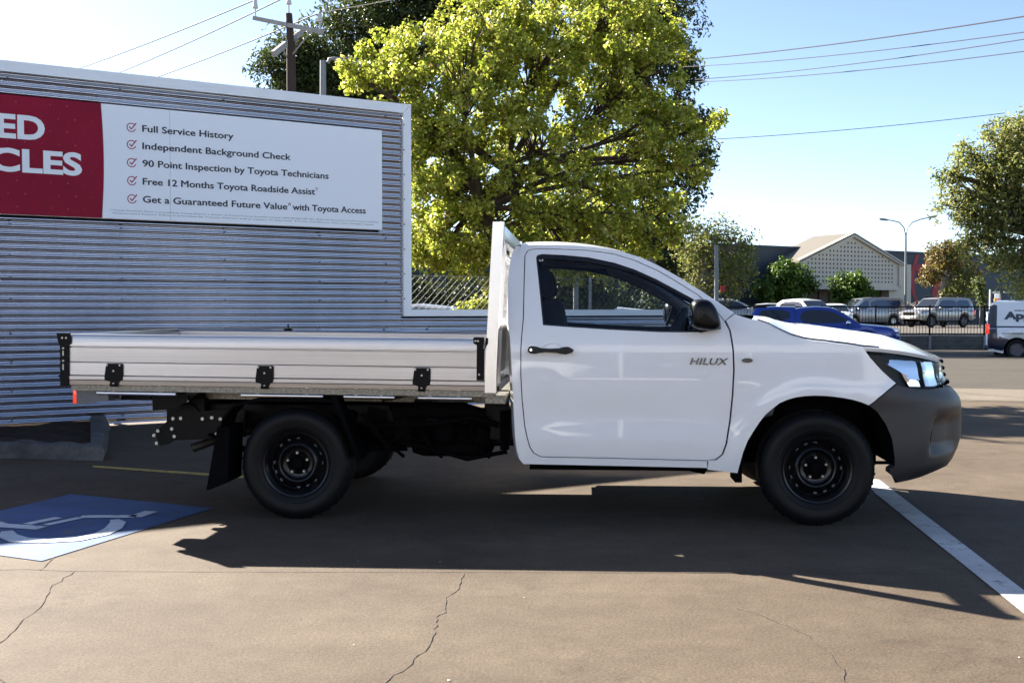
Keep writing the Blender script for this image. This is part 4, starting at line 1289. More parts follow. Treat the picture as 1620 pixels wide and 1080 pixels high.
# ------------------------------------------------------------------ background vehicles
def paint(name, col, metal=0.0, rough=.35): return mat(name, col, rough, metal, coat=1.0)
M['p_blue'] = paint('blue_ute_paint', (0.009, 0.0413, 0.285), .3)
M['p_silver'] = paint('silver_paint', (0.375, 0.3675, 0.3525), .6)
M['p_pearl'] = paint('pearl_white_paint', (0.495, 0.495, 0.48))
M['p_grey'] = paint('grey_van_paint', (0.315, 0.3225, 0.3375), .6)
M['bgglass'] = mat('dark_vehicle_glass', (.01, .012, .018), .05, spec=.8)
M['bluetint'] = mat('blue_tinted_glass', (.02, .035, .09), .05, spec=.8)
M['lamp'] = mat('clear_lamp', (.75, .76, .78), .1, metal=.6)
M['alloy'] = mat('alloy_wheel', (.45, .45, .46), .3, metal=.9)

def vehicle(name, label, loc, rz, s, group=None):
    """a parked vehicle; x forward with 0 at the rear bumper, origin on the ground at its middle"""
    L, W = s['L'], s['W']; H2 = W / 2
    root = empty(name, loc, rz)
    tag(root, label, s['cat'], group)
    ox = -L / 2
    belt = s['belt']; roof = s['roof']; sill = s.get('sill', .28); r = s['r']
    bt = lambda u: float(np.interp(u, [p[0] for p in belt], [p[1] for p in belt]))
    rf = lambda u: float(np.interp(u, [p[0] for p in roof], [p[1] for p in roof]))
    Rr = r * 1.17
    us = sorted(set([round(L * k / 60, 4) for k in range(61)] + [x for w in s['wheels'] for x in (w - Rr, w - Rr + .001, w + Rr, w + Rr - .001)] + [p[0] for p in belt] + [.02, .06, .12, L - .02, L - .06, L - .12]))
    def hw(u):
        k = 0
        if u > L - .6: k = ((u - L + .6) / .6) ** 2.6 * s.get('nose', .22)
        if u < .35: k = ((.35 - u) / .35) ** 3 * s.get('tail', .10)
        return H2 - k
    def bot(u):
        z = sill + (.10 * max(0, (u - L + .5) / .5) + .10 * max(0, (.5 - u) / .5))
        for w in s['wheels']:
            if abs(u - w) < Rr: z = max(z, r + math.sqrt(max(0, Rr * Rr - (u - w) ** 2)))
        return z
    mb = MB(); rows = []
    for u in us:
        h = hw(u); b = bot(u); t = bt(u); e = t - b
        half = [(h - .07, b), (h - .015, b + .25 * e), (h, b + .5 * e), (h - .01, b + .78 * e), (h - .035, t - .06), (h - .10, t - .01), (h * .5, t + .03), (0, t + .04)]
        row = [(u + ox, y, z) for y, z in half] + [(u + ox, -y, z) for y, z in half[-2::-1]]
        rows.append(row)
    mb.grid(rows); n = len(rows[0])
    mb.add(rows[0], [tuple(range(n))]); mb.add(rows[-1], [tuple(range(n))])
    # upper shell
    ru = sorted(set([p[0] for p in roof] + [roof[0][0] + (roof[-1][0] - roof[0][0]) * k / 30 for k in range(31)]))
    lean = s.get('lean', .30)
    def hy(u, z): return max(.3, hw(u) - .085 - lean * max(0, z - bt(u)))
    rows = []
    for u in ru:
        t = bt(u) - .03; z = max(t + .005, rf(u)); ed = min(.07, (z - t) * .5)
        half = [(hy(u, t), t), (hy(u, z - ed), z - ed), (hy(u, z - ed) - .05, z - ed * .25), (hy(u, z) * .6, z + .01), (0, z + .02)]
        rows.append([(u + ox, y, q) for y, q in half] + [(u + ox, -y, q) for y, q in half[-2::-1]])
    mb.grid(rows); n = len(rows[0])
    mb.add(rows[0], [tuple(range(n))]); mb.add(rows[-1], [tuple(range(n))])
    bodyo = mb.build('body', s['paint'], root, smooth=40)
    mb = MB(); mb.box(ox + .25, ox + L - .35, -H2 + .22, H2 - .22, sill - .06, bt(L / 2) - .15); mb.build('underbody', M['under'], root, smooth=0)
    for sg in (1, -1):
        for pl in s['windows']:
            mb = MB()
            panel(mb, [chaikin(pl, 1)], lambda a, b, d, q=sg: (a + ox, q * (hy(a, b) + .006 - d), b), .12, .01)
            mb.build('side_window', s.get('glass', M['bgglass']), root, smooth=30)
    for seg in s['screens']:                             # (u0, u1): the stretch of the roof line that is glass
        mb = MB(); rows = []
        for k in range(9):
            u = seg[0] + (seg[1] - seg[0]) * k / 8
            z = rf(u); h = hy(u, z) - .09
            du = .01; sl = (rf(u + du) - rf(u - du)) / (2 * du); nn = Vector((-sl, 0, 1)).normalized() * .012
            rows.append([(u + ox + nn.x, h * q, z + nn.z + .012 * (1 - q * q)) for q in (-1, -.5, 0, .5, 1)])
        mb.grid(rows)
        mb.build('windscreen' if seg[0] > L / 2 else 'rear_window', M['bgglass'], root, smooth=60)
    for w in s['wheels']:
        for sg in (1, -1):
            wo = empty('wheel', (w + ox, sg * (H2 - .03), r), 0, root)
            f = lambda ax_, a, b, q=sg: (a, -q * ax_, b)
            mb = MB(); mb.lathe([(.02, r * .62), (0, r * .75), (.01, r * .92), (.05, r), (.17, r), (.2, r * .9), (.2, r * .6)], f, 32); mb.build('tyre', M['rubber'], wo, smooth=40)
            mb = MB(); mb.lathe([(.025, r * .63), (.015, r * .60), (.06, r * .52), (.07, r * .2), (.04, r * .16), (.04, 0)], f, 32)
            for k in range(5):
                a = 2 * math.pi * k / 5
                mb.bar(f(.03, r * .12 * math.cos(a), r * .12 * math.sin(a)), f(.025, r * .6 * math.cos(a), r * .6 * math.sin(a)), r * .16, .02, (0, 1, 0))
            mb.build('rim', s.get('rim', M['alloy']), wo, smooth=30)
    zf = s.get('lampz', bt(L - .2) - .14); zr = s.get('tailz', bt(.1) - .18)
    for sg in (1, -1):
        mb = MB(); u = L - .14; h = hw(u)
        mb.box(u + ox - .16, u + ox + .10, min(sg * (h - .30), sg * (h + .004)), max(sg * (h - .30), sg * (h + .004)), zf - .085, zf + .075, .04); mb.build('headlight', M['lamp'], root, smooth=50)
        mb = MB(); h = hw(.06)
        th = s.get('tailh', .15)
        mb.box(ox - .012, ox + .12, min(sg * (h - .14), sg * (h + .012)), max(sg * (h - .14), sg * (h + .012)), zr - th, zr + th, .03); mb.build('tail_light', M['amber'], root, smooth=50)
    mb = MB(); h = hw(L)
    mb.box(ox + L - .03, ox + L + .02, -h * .62, h * .62, zf - .12, zf + .06, .02)
    for k in range(4): mb.box(ox + L + .02, ox + L + .028, -h * .6, h * .6, zf - .10 + k * .04, zf - .085 + k * .04)
    mb.build('grille', s.get('grille', M['plastic']), root, smooth=30)
    mb = MB(); mb.box(ox + L - .10, ox + L + .05, -h * .98, h * .98, sill + .10, sill + .30, .05); mb.box(ox - .05, ox + .10, -hw(0), hw(0), sill + .10, sill + .28, .05)
    mb.build('bumper', s.get('bumper', s['paint']), root, smooth=50)
    mb = MB(); mb.box(ox + L + .05, ox + L + .056, -.18, .18, sill + .14, sill + .25); mb.build('number_plate', M['paper'], root, smooth=0)
    mu = s.get('mirror')
    if mu:
        for sg in (1, -1):
            mb = MB(); h = hw(mu) - .06
            mb.sphere((mu + ox, sg * (h + .14), bt(mu) + .07), .09, .11, .085, 8, 12); mb.bar((mu + ox, sg * h, bt(mu) + .02), (mu + ox, sg * (h + .1), bt(mu) + .04), .05, .04)
            mb.build('wing_mirror', s.get('mirrorm', s['paint']), root, smooth=60)
    mb = MB()
    for u, z in s.get('handles', ()):
        for sg in (1, -1): mb.box(u + ox - .09, u + ox + .09, min(sg * (hw(u) - .03), sg * (hw(u) + .03)), max(sg * (hw(u) - .03), sg * (hw(u) + .03)), z - .018, z + .018, .012)
    if s.get('handles'): mb.build('door_handle', s.get('handlem', M['chrome']), root, smooth=40)
    mb = MB()
    for pl in s.get('seams', ()):
        for sg in (1, -1):
            P = resample(pl, .1, False)
            def yy(u, z):
                t = bt(u); b = bot(u); e = max(.05, t - b)
                if z < t: return float(np.interp(z, [b, b + .25 * e, b + .5 * e, b + .78 * e, t - .06, t], [hw(u) - .07, hw(u) - .015, hw(u), hw(u) - .01, hw(u) - .035, hw(u) - .09])) + .002
                return hy(u, z) + .002
            for a, b in zip(P[:-1], P[1:]):
                mb.bar((a[0] + ox, sg * yy(*a), a[1]), (b[0] + ox, sg * yy(*b), b[1]), .01, .012, (0, 1, 0))
    if s.get('seams'): mb.build('door_seams', M['seal'], bodyo, smooth=0)
    root['half_width'] = H2
    return root

UTE = dict(L=5.35, W=1.82, r=.37, wheels=(1.17, 4.17), sill=.42, cat='ute', paint=M['p_blue'], nose=.30,
    belt=[(0, 1.08), (1.6, 1.10), (2.2, 1.12), (4.0, 1.14), (4.9, 1.06), (5.2, .98), (5.35, .92)],
    roof=[(.02, 1.10), (.16, 1.62), (.3, 1.76), (1.0, 1.80), (1.68, 1.78), (1.72, 1.72), (1.9, 1.76), (2.4, 1.80), (2.9, 1.77), (3.15, 1.70), (4.02, 1.14)],
    windows=[[(.36, 1.28), (.42, 1.60), (.60, 1.68), (1.48, 1.68), (1.52, 1.28)], [(1.86, 1.34), (1.92, 1.60), (2.2, 1.68), (2.78, 1.66), (3.1, 1.58), (3.72, 1.22), (2.1, 1.18)]],
    screens=[(3.22, 3.98)], mirror=3.55, mirrorm=M['chrome'], handles=[(1.95, 1.04), (2.72, 1.03)], lampz=.92,
    seams=[[(1.70, .5), (1.70, 1.72)], [(2.62, .5), (2.64, 1.15)], [(3.62, .55), (3.70, 1.15)]], tail=.06)
p = at(1300, 560, 40.0)
ute = vehicle('parked_ute', 'bright blue dual cab ute with matching canopy on the street', (p.x, 40.0, -.42), R(-14), UTE)
mb = MB(); mb.box(-2.62, -2.0, -.5, .5, 1.80, 1.84); mb.bar((-2.4, .55, 1.86), (-.98, .55, 1.86), .04, .03); mb.bar((-2.4, -.55, 1.86), (-.98, -.55, 1.86), .04, .03); mb.build('roof_rack', M['plastic'], ute, smooth=0)

VANW = dict(L=4.9, W=1.92, r=.33, wheels=(1.0, 4.0), sill=.24, cat='van', paint=M['p_grey'], nose=.30, lean=.16, tail=.05,
    belt=[(0, 1.08), (3.6, 1.10), (4.3, 1.08), (4.75, .92), (4.9, .80)],
    roof=[(.01, 1.1), (.06, 1.5), (.18, 1.88), (.4, 1.96), (2.6, 1.97), (3.3, 1.88), (4.35, 1.10)],
    windows=[[(.35, 1.16), (.42, 1.74), (.55, 1.78), (2.7, 1.78), (2.72, 1.14)], [(2.86, 1.14), (2.86, 1.76), (3.2, 1.72), (3.92, 1.18), (3.85, 1.13)]],
    screens=[(3.36, 4.3)], mirror=3.75, handles=[(2.65, 1.0)], glass=M['bluetint'], seams=[[(2.78, .35), (2.78, 1.85)], [(1.55, .4), (1.55, 1.1)], [(3.72, .45), (3.80, 1.1)]])
p = at(1373, 515, 76.0)
vehicle('parked_van', 'silver grey passenger van with blue tinted windows behind the fence', (p.x, 76.0, FZ), R(180 + 12), VANW)

WAGON = dict(L=4.85, W=1.85, r=.38, wheels=(1.0, 3.8), sill=.42, cat='four wheel drive', paint=M['p_silver'], nose=.22, lean=.22,
    belt=[(0, 1.10), (3.4, 1.14), (3.6, 1.13), (4.55, 1.06), (4.85, .98)],
    roof=[(.02, 1.12), (.10, 1.55), (.25, 1.82), (.6, 1.87), (2.4, 1.88), (2.95, 1.82), (3.62, 1.14)],
    windows=[[(.36, 1.2), (.46, 1.66), (.6, 1.71), (1.5, 1.72), (1.5, 1.2)], [(1.6, 1.2), (1.6, 1.72), (2.5, 1.72), (2.85, 1.68), (3.34, 1.2)]],
    screens=[(3.0, 3.56)], mirror=3.2, handles=[(1.3, 1.02), (2.2, 1.02)], handlem=M['plastic'], glass=M['bluetint'], rim=M['lampgrey'],
    seams=[[(1.55, .5), (1.55, 1.75)], [(2.45, .5), (2.45, 1.2)], [(3.36, .55), (3.42, 1.12)]], lampz=.90)
p = at(1482, 516, 68.0)
wg = vehicle('parked_wagon', 'silver four wheel drive wagon with roof rack behind the black fence', (p.x, 68.0, FZ), R(180 + 26), WAGON)
mb = MB()
for y in (-.6, .6): mb.bar((-1.9, y, 1.98), (.5, y, 1.98), .04, .04)
for k in range(7): mb.bar((-1.9 + k * .4, -.62, 2.0), (-1.9 + k * .4, .62, 2.0), .03, .03)
for x in (-1.6, .2):
    for y in (-.6, .6): mb.bar((x, y, 1.85), (x, y, 1.98), .04, .04)
mb.build('roof_rack', M['black_metal'], wg, smooth=0)

HATCH = dict(L=4.3, W=1.8, r=.33, wheels=(.85, 3.4), sill=.26, cat='car', paint=M['p_pearl'], nose=.32,
    belt=[(0, .95), (1.0, .98), (3.0, .96), (3.9, .86), (4.3, .72)],
    roof=[(.05, .97), (.35, 1.34), (.8, 1.47), (1.6, 1.50), (2.2, 1.44), (3.2, .95)],
    windows=[[(.55, 1.02), (.72, 1.30), (1.2, 1.40), (1.9, 1.40), (2.3, 1.32), (2.9, 1.0)]],
    screens=[(2.28, 3.12), (.10, .55)], mirror=2.75, handles=[(1.0, .9), (2.0, .9)], seams=[[(1.6, .35), (1.62, 1.0)], [(2.75, .4), (2.85, .95)]])
SUV = dict(HATCH, L=4.6, W=1.85, r=.36, wheels=(.9, 3.65), sill=.34, cat='suv',
    belt=[(0, 1.05), (1.0, 1.08), (3.2, 1.06), (4.1, .98), (4.6, .82)],
    roof=[(.05, 1.06), (.3, 1.50), (.7, 1.66), (1.7, 1.70), (2.4, 1.63), (3.4, 1.06)],
    windows=[[(.5, 1.12), (.66, 1.46), (1.1, 1.56), (2.1, 1.58), (2.55, 1.48), (3.1, 1.10)]], screens=[(2.5, 3.32), (.08, .4)], mirror=2.95, handles=[(1.05, 1.0), (2.1, 1.0)])
p = at(1162, 505, 58.0)
vehicle('parked_suv', 'pearl white suv seen over the bonnet beside the grey pole', (p.x, 58.0, FZ), R(-8), SUV)
p = at(1281, 505, 58.0)
vehicle('parked_suv', 'white suv with roof rails and dark glass behind the blue ute', (p.x, 58.0, FZ), R(-70), dict(SUV, L=4.6))
p = at(1198, 505, 66.0)
vehicle('parked_hatchback', 'small white hatchback between the pearl suv and the blue ute', (p.x, 66.0, FZ), R(175), HATCH)
p = at(1428, 512, 80.0)
vehicle('parked_hatchback', 'dark hatchback parked between the grey van and silver wagon', (p.x, 80.0, FZ), R(-60), dict(HATCH, paint=M['plastic']))
p = at(1452, 505, 84.0)
vehicle('parked_hatchback', 'white hatchback peeking out behind the silver wagon bonnet', (p.x, 84.0, FZ), R(190), dict(HATCH, paint=M['white']))
p = at(1322, 505, 70.0)
vehicle('parked_hatchback', 'white hatchback half hidden beside the grey passenger van', (p.x, 70.0, FZ), R(-100), dict(HATCH, paint=M['white']))

vehicle('parked_suv', 'unseen white suv added behind the camera to reflect in the truck paint', (-2.6, -8.6, 0), R(4), dict(SUV, paint=M['white']))  # unseen car, added so the truck's paint has something to reflect
vehicle('parked_wagon', 'unseen dark wagon added behind the camera to reflect in the truck paint', (3.4, -8.9, 0), R(182), dict(WAGON, paint=M['plastic']))  # second unseen car, added for its reflection in the paint
M['navy'] = mat('navy_vinyl', (.008, .012, .035), .35, coat=.5)
CARGO = dict(bumper=M['navy'], L=5.0, W=1.94, r=.345, wheels=(.95, 4.05), sill=.22, cat='delivery van', paint=M['white'], nose=.32, lean=.10, tail=.04,
    belt=[(0, 1.10), (3.7, 1.12), (4.4, 1.08), (4.85, .92), (5.0, .80)],
    roof=[(.01, 1.1), (.04, 1.5), (.12, 1.85), (.3, 1.96), (2.6, 1.98), (3.3, 1.90), (4.4, 1.12)],
    windows=[[(2.95, 1.16), (2.95, 1.74), (3.3, 1.70), (4.0, 1.2)]], screens=[(3.4, 4.35)], mirror=3.85, rim=M['lampgrey'], tailz=1.02, tailh=.17,
    seams=[[(1.62, .4), (1.62, 1.9)], [(2.85, .4), (2.85, 1.9)]])
DVX, DVY = (1557 - 810) / 1700 * 36.0, 36.0
dv = vehicle('delivery_van', 'white delivery van with navy rear corner and lettering driving along the street', (DVX + 2.5 * math.cos(R(27)) + .42, DVY - 2.5 * math.sin(R(27)) + .7, -.40), R(-27), CARGO)
def van_side(u, z, d=0.0):                               # the side that faces this lot
    hw_ = .97 - (((.35 - u) / .35) ** 3 * .04 if u < .35 else 0)
    b = .22 + (.10 * max(0, (.5 - u) / .5)); t = 1.105; e = t - b
    y = float(np.interp(z, [b, b + .25 * e, b + .5 * e, b + .78 * e, t - .06, t - .012], [hw_ - .07, hw_ - .015, hw_, hw_ - .01, hw_ - .035, hw_ - .09])) if z < 1.09 else hw_ - .085 - .10 * max(0, z - 1.105)
    return (u - 2.5, -(y + .006 + d), z)
mb = MB()
panel(mb, [[(.06, .36), (.26, .36), (.40, .60), (.36, .75), (.33, 1.1), (.33, 1.80), (.26, 1.84), (.12, 1.78), (.06, 1.4)]], lambda a, b, d: van_side(a, b, -d), .06, .004)
panel(mb, [[(.26, .34), (.52, .30), (.62, .55), (.72, .68), (.42, .78), (.36, .70)]], lambda a, b, d: van_side(a, b, -d + .001), .06, .004)
panel(mb, [[(.33, 1.08), (2.8, 1.08), (2.8, 1.12), (.33, 1.12)]], lambda a, b, d: van_side(a, b, -d + .002), .1, .004)
mb.box(-2.512, -2.503, -.90, .90, .40, 1.06)
mb.build('navy_corner_wrap', M['navy'], dv, smooth=40)
mb = MB()
def vtext(body_, u0, z0, cap, bold, w=None):
    V, F, ww = text2d(body_, cap, bold)
    k = 1 if w is None else w / ww
    mb.add([van_side(u0 + x * k, z0 + y, .006) for x, y in V], F)
vtext('Appl', .55, 1.36, .24, .05, .92)
vtext('ADELAIDE', .85, 1.615, .05, .02, .46)
vtext('Laun', 1.22, 1.23, .07, .02)
vtext('www.adelaideapp', .50, .86, .06, .02, .80)
mb.build('lettering', M['navy'], dv, smooth=0, fix=False)

p = at(1648, 505, 56.0)
wk = vehicle('work_ute', 'white work ute with ladder bar showing above the delivery van', (p.x, 56.0, FZ), R(186), dict(UTE, paint=M['white'],
    roof=[(2.0, 1.1), (2.05, 1.75), (2.3, 1.9), (2.6, 1.92), (3.0, 1.86), (4.02, 1.14)], windows=[[(2.2, 1.2), (2.25, 1.72), (2.9, 1.74), (3.6, 1.22)]], seams=(), handles=()))
mb = MB(); mb.bar((-2.2, .5, 2.0), (2.4, .5, 2.0), .06, .08); mb.bar((-2.2, -.5, 2.0), (2.4, -.5, 2.0), .06, .08)
for x in (-2.1, 2.0):
    for y in (-.5, .5): mb.bar((x, y, 1.0), (x, y, 2.0), .05, .05)
mb.build('ladder_rack', M['fencegrey'], wk, smooth=0)

# ------------------------------------------------------------------ poles, lamps, wires
M['pole'] = mat('grey_steel_pole', (0.21, 0.217, 0.224), .5, metal=.3)
M['timber'] = mat('weathered_dark_timber', (.05, .032, .025), .9, var=.4, vscale=6, stretch=(6, 6, .4))
M['arm'] = mat('weathered_crossarm', (.34, .32, .30), .7, var=.2, vscale=5)
M['porcelain'] = mat('porcelain_grey', (.62, .60, .58), .3)
M['wire'] = mat('overhead_wire', (.025, .027, .032), .8)
M['redsign'] = mat('red_sign_face', (.45, .02, .03), .5)
PY = 30.0
pb = at(460, 145, PY)
pole = empty('power_pole', (pb.x, PY, ground_z(PY)))
tag(pole, 'dark timber power pole with two grey crossarms and porcelain insulators', 'power pole')
zg = ground_z(PY)
def pp(px, py, dy=0.0):
    q = at(px, py, PY + dy)
    return Vector((q.x - pb.x, dy, q.z - zg))
top = pp(457, 28)
mb = MB(); mb.tube([(0, 0, 0), pp(459, 50), pp(457, 22)], [.13, .10, .09], 12); mb.tube([(.16, .05, 0), pp(464, 66, .05)], [.07, .055], 10); mb.build('post', M['timber'], pole, smooth=60)
mb = MB(); mb.bar(pp(402, 29, .9), pp(510, 51, -.9), .10, .115); mb.build('crossarm', M['arm'], pole, smooth=0)
mb = MB(); mb.bar(pp(432, 86, -.8), pp(477, 50, .8), .10, .16); mb.build('crossarm', M['arm'], pole, smooth=0)
mb = MB()
for a, b in ((pp(437, 42, .4), pp(455, 62)), (pp(492, 50, -.4), pp(458, 92)), (pp(446, 76, -.3), pp(456, 94)), (pp(470, 60, .3), pp(458, 96))): mb.bar(a, b, .03, .03)
mb.build('brace', M['arm'], pole, smooth=0)
for (x, y, d) in ((404, 28, .88), (457, 22, 0), (506, 50, -.86)):
    b = pp(x, y, d)
    mb = MB(); mb.tube([b, b + Vector((0, 0, .28))], .022, 8); ins = mb.build('insulator', M['porcelain'], pole, smooth=40)
    mb = MB(); mb.lathe([(.26, 0), (.26, .075), (.30, .08), (.33, .065), (.45, .06), (.52, .045), (.53, 0)], lambda z_, p_, q_, b=b: (b.x + p_, b.y + q_, b.z + z_), 14); mb.build('cap', M['porcelain'], ins, smooth=40)

def wire(label, a, b, sag, r=.011):
    a = Vector(a); b = Vector(b)
    mb = MB()
    pts_ = [a.lerp(b, k / 24) - Vector((0, 0, sag * 4 * (k / 24) * (1 - k / 24))) - a for k in range(25)]
    mb.tube(pts_, r, 5)
    o = mb.build('overhead_wire', M['wire'], smooth=60)
    o.location = a
    tag(o, label, 'wire', 'overhead power wires')
wt = [Vector((pb.x, PY, zg)) + pp(x, y, d) + Vector((0, 0, .5)) for x, y, d in ((404, 28, .88), (457, 22, 0), (506, 50, -.86))]
wire('topmost of the three wires sloping down to the left of the pole', wt[0] + Vector((1.3, 0, .55)) * 0, at(60, 130, 46), .1, .02)
wire('middle of the three wires sloping down to the left of the pole', wt[1], at(130, 138, 46), .1, .02)
wire('lowest of the three wires sloping down to the left of the pole', wt[2], at(160, 152, 46), .1, .02)
wire('wire running up to the right from the middle insulator of the pole', wt[1], at(760, -60, 22), .05)
wire('wire running up to the right from the front insulator of the pole', wt[2], at(900, -60, 20), .05)
for i, (x0, y0, x1, y1, lab) in enumerate(((1040, 99, 1720, 10, 'topmost of the four wires right of the yellow green tree'), (1080, 106, 1720, 37, 'second wire down of the four right of the yellow green tree'),
                                   (1100, 126, 1720, 46, 'third wire down of the four right of the yellow green tree'), (1100, 130, 1720, 68, 'lowest of the four wires right of the yellow green tree'))):
    wire(lab, at(x0, y0, 34), at(x1, y1, 20), .12, .011 if i else .015)
wire('single thin wire ending in the gum tree at the right', at(1100, 222, 40), at(1590, 179, 36), .1)

def street_lamp(label, px, Y, ytop, arms, r, group=None, base_y=None):
    b = at(px, 480, Y)
    zb = ground_z(Y) if Y < 45 else FZ
    o = empty('street_lamp', (b.x, Y, zb)); tag(o, label, 'street lamp', group)
    t = at(px, ytop, Y)
    mb = MB(); mb.tube([(0, 0, 0), (t.x - b.x, 0, t.z - zb)], [r * 1.25, r * .8], 10); mb.build('pole', M['pole'], o, smooth=60)
    for pts_ in arms:
        P = [at(x, y, Y) - Vector((b.x, Y, zb)) for x, y in pts_]
        mb = MB(); mb.tube(P, r * .5, 8); a = mb.build('arm', M['pole'], o, smooth=60)
        d = (P[-1] - P[-2]).normalized()
        mb = MB(); rows = []
        mb.tube([P[-1] - d * .1, P[-1] + d * .1, P[-1] + d * .5, P[-1] + d * .62], [.04, .085, .09, .02], 10)
        mb.build('lamp_head', M['pole'], a, smooth=60)
street_lamp('tall grey street lamp with two curved arms in front of the shop building', 1433, 79.0, 372, ([(1433, 373), (1430, 360), (1423, 352), (1412, 349), (1404, 348)], [(1433, 373), (1436, 360), (1443, 352), (1456, 347), (1470, 344)]), .085)
street_lamp('short grey street lamp standing up behind the corrugated wall', 511, 25.0, 96, ([(519, 100), (521, 94), (528, 93), (540, 95)],), .085)
b = at(1134, 480, 46)
sp = empty('signal_pole', (b.x, 46, FZ)); tag(sp, 'plain grey pole with small red sign in front of the olive gum', 'pole')
mb = MB(); t = at(1133, 388, 46); mb.tube([(0, 0, 0), (t.x - b.x, 0, t.z - FZ)], [.10, .085], 12); mb.build('post', M['pole'], sp, smooth=60)
mb = MB(); q = at(1141, 456, 46); mb.box(q.x - b.x - .03, q.x - b.x + .17, -.03, -.01, q.z - FZ - .15, q.z - FZ + .12); mb.build('sign_plate', M['redsign'], sp, smooth=0)
b = at(1566, 490, 62)
o = empty('marker_post', (b.x, 62, FZ)); tag(o, 'slim white post standing beside the sapling behind the fence', 'post')
mb = MB(); mb.tube([(0, 0, 0), (0, 0, at(1566, 458, 62).z - FZ)], .05, 8); mb.build('shaft', M['paper'], o, smooth=40)
mb = MB(); mb.box(-.07, .07, -.07, .07, 0, .05); mb.build('base_plate', M['steel'], o, smooth=0)
b = at(1577, 490, 60)
o = empty('road_sign', (b.x, 60, FZ)); tag(o, 'small white sign with orange base above the delivery van roof', 'sign')
mb = MB(); mb.tube([(0, 0, 0), (0, 0, at(1577, 470, 60).z - FZ)], .04, 8); mb.build('post', M['pole'], o, smooth=40)
q0 = at(1573, 472, 60); q1 = at(1581, 461, 60)
mb = MB(); mb.box(q0.x - b.x, q1.x - b.x, -.06, -.04, q0.z - FZ, q1.z - FZ); mb.build('sign_plate', M['paper'], o, smooth=0)
mb = MB(); mb.box(q0.x - b.x - .03, q1.x - b.x + .03, -.1, .0, q0.z - FZ - .17, q0.z - FZ - .01); mb.build('warning_lamp', mat('orange_plastic', (.7, .2, .04), .4), o, smooth=0)

# chain-link fence behind the low wall
cf = empty('chain_link_fence', wall_pt(3.6, 1.0, 0), WA)
tag(cf, 'galvanised chain link fence standing behind the low corrugated wall', 'fence')
mb = MB()
Lc, Hc, st_ = 5.2, 1.72, .10
k = -int(Hc / st_)
nL = int((Lc + Hc) / st_)
for i in range(nL):
    x = -Hc + i * st_
    a0 = max(0, -x); a1 = min(Hc, Lc - x)
    if a1 > a0:
        mb.bar((x + a0, 0, a0), (x + a1, 0, a1), .0030, .0030); mb.bar((x + a0, .004, Hc - a0), (x + a1, .004, Hc - a1), .0018, .0018)
mb.build('wire_mesh', mat('dull_wire', (.12, .12, .12), .6, metal=.4), cf, smooth=0)
for x in (0, 1.73, 3.46, 5.2):
    mb = MB(); mb.tube([(x, .03, 0), (x, .03, 1.75)], .024, 8); mb.build('fence_post', M['fencegrey'], cf, smooth=60)
mb = MB(); mb.tube([(0, .03, 1.73), (5.2, .03, 1.73)], .004, 6); mb.build('top_wire', M['fencegrey'], cf, smooth=60)
p = at(715, 495, 21.0)
vehicle('parked_hatchback', 'silver hatchback seen through the chain link fence behind the tray', (p.x, 21.0, ground_z(21)), R(-12), dict(HATCH, paint=M['p_silver']))
p = at(1010, 495, 24.0)
vehicle('parked_hatchback', 'white hatchback seen through the cab windows behind the low wall', (p.x, 24.0, ground_z(24)), R(8), dict(HATCH, paint=M['white']))

# ------------------------------------------------------------------ trees and plants
def leaf_mesh(name, P, N, size, mat_, parent, aspect=.55, fold=.25, seed=0):
    """one mesh of many small folded leaves at points P, facing roughly N"""
    rg = np.random.default_rng(seed)
    n = len(P)
    N = N + rg.normal(0, .75, (n, 3)); N /= np.linalg.norm(N, axis=1)[:, None]
    A = rg.normal(0, 1, (n, 3)); A[:, 2] -= .4
    A -= N * np.sum(A * N, 1)[:, None]; A /= np.linalg.norm(A, axis=1)[:, None]
    B = np.cross(N, A)
    s = size * rg.uniform(.6, 1.35, (n, 1))
    tip = P + A * s; base = P - A * s * .45
    l = P + B * s * aspect + N * s * fold; r = P - B * s * aspect + N * s * fold
    V = np.stack([base, l, tip, r], 1).reshape(-1, 3)
    idx = np.arange(n)[:, None] * 4
    F = np.concatenate([idx + [0, 1, 2], idx + [0, 2, 3]], 1).reshape(-1, 3)
    me = bpy.data.meshes.new(name)
    me.vertices.add(len(V)); me.vertices.foreach_set('co', V.astype(np.float32).ravel())
    me.loops.add(F.size); me.loops.foreach_set('vertex_index', F.astype(np.int32).ravel())
    me.polygons.add(len(F)); me.polygons.foreach_set('loop_start', np.arange(0, F.size, 3, dtype=np.int32)); me.polygons.foreach_set('loop_total', np.full(len(F), 3, dtype=np.int32))
    me.materials.append(mat_)
    me.update(); me.validate()
    o = bpy.data.objects.new(name, me); C.objects.link(o)
    if parent: o.parent = parent
    return o

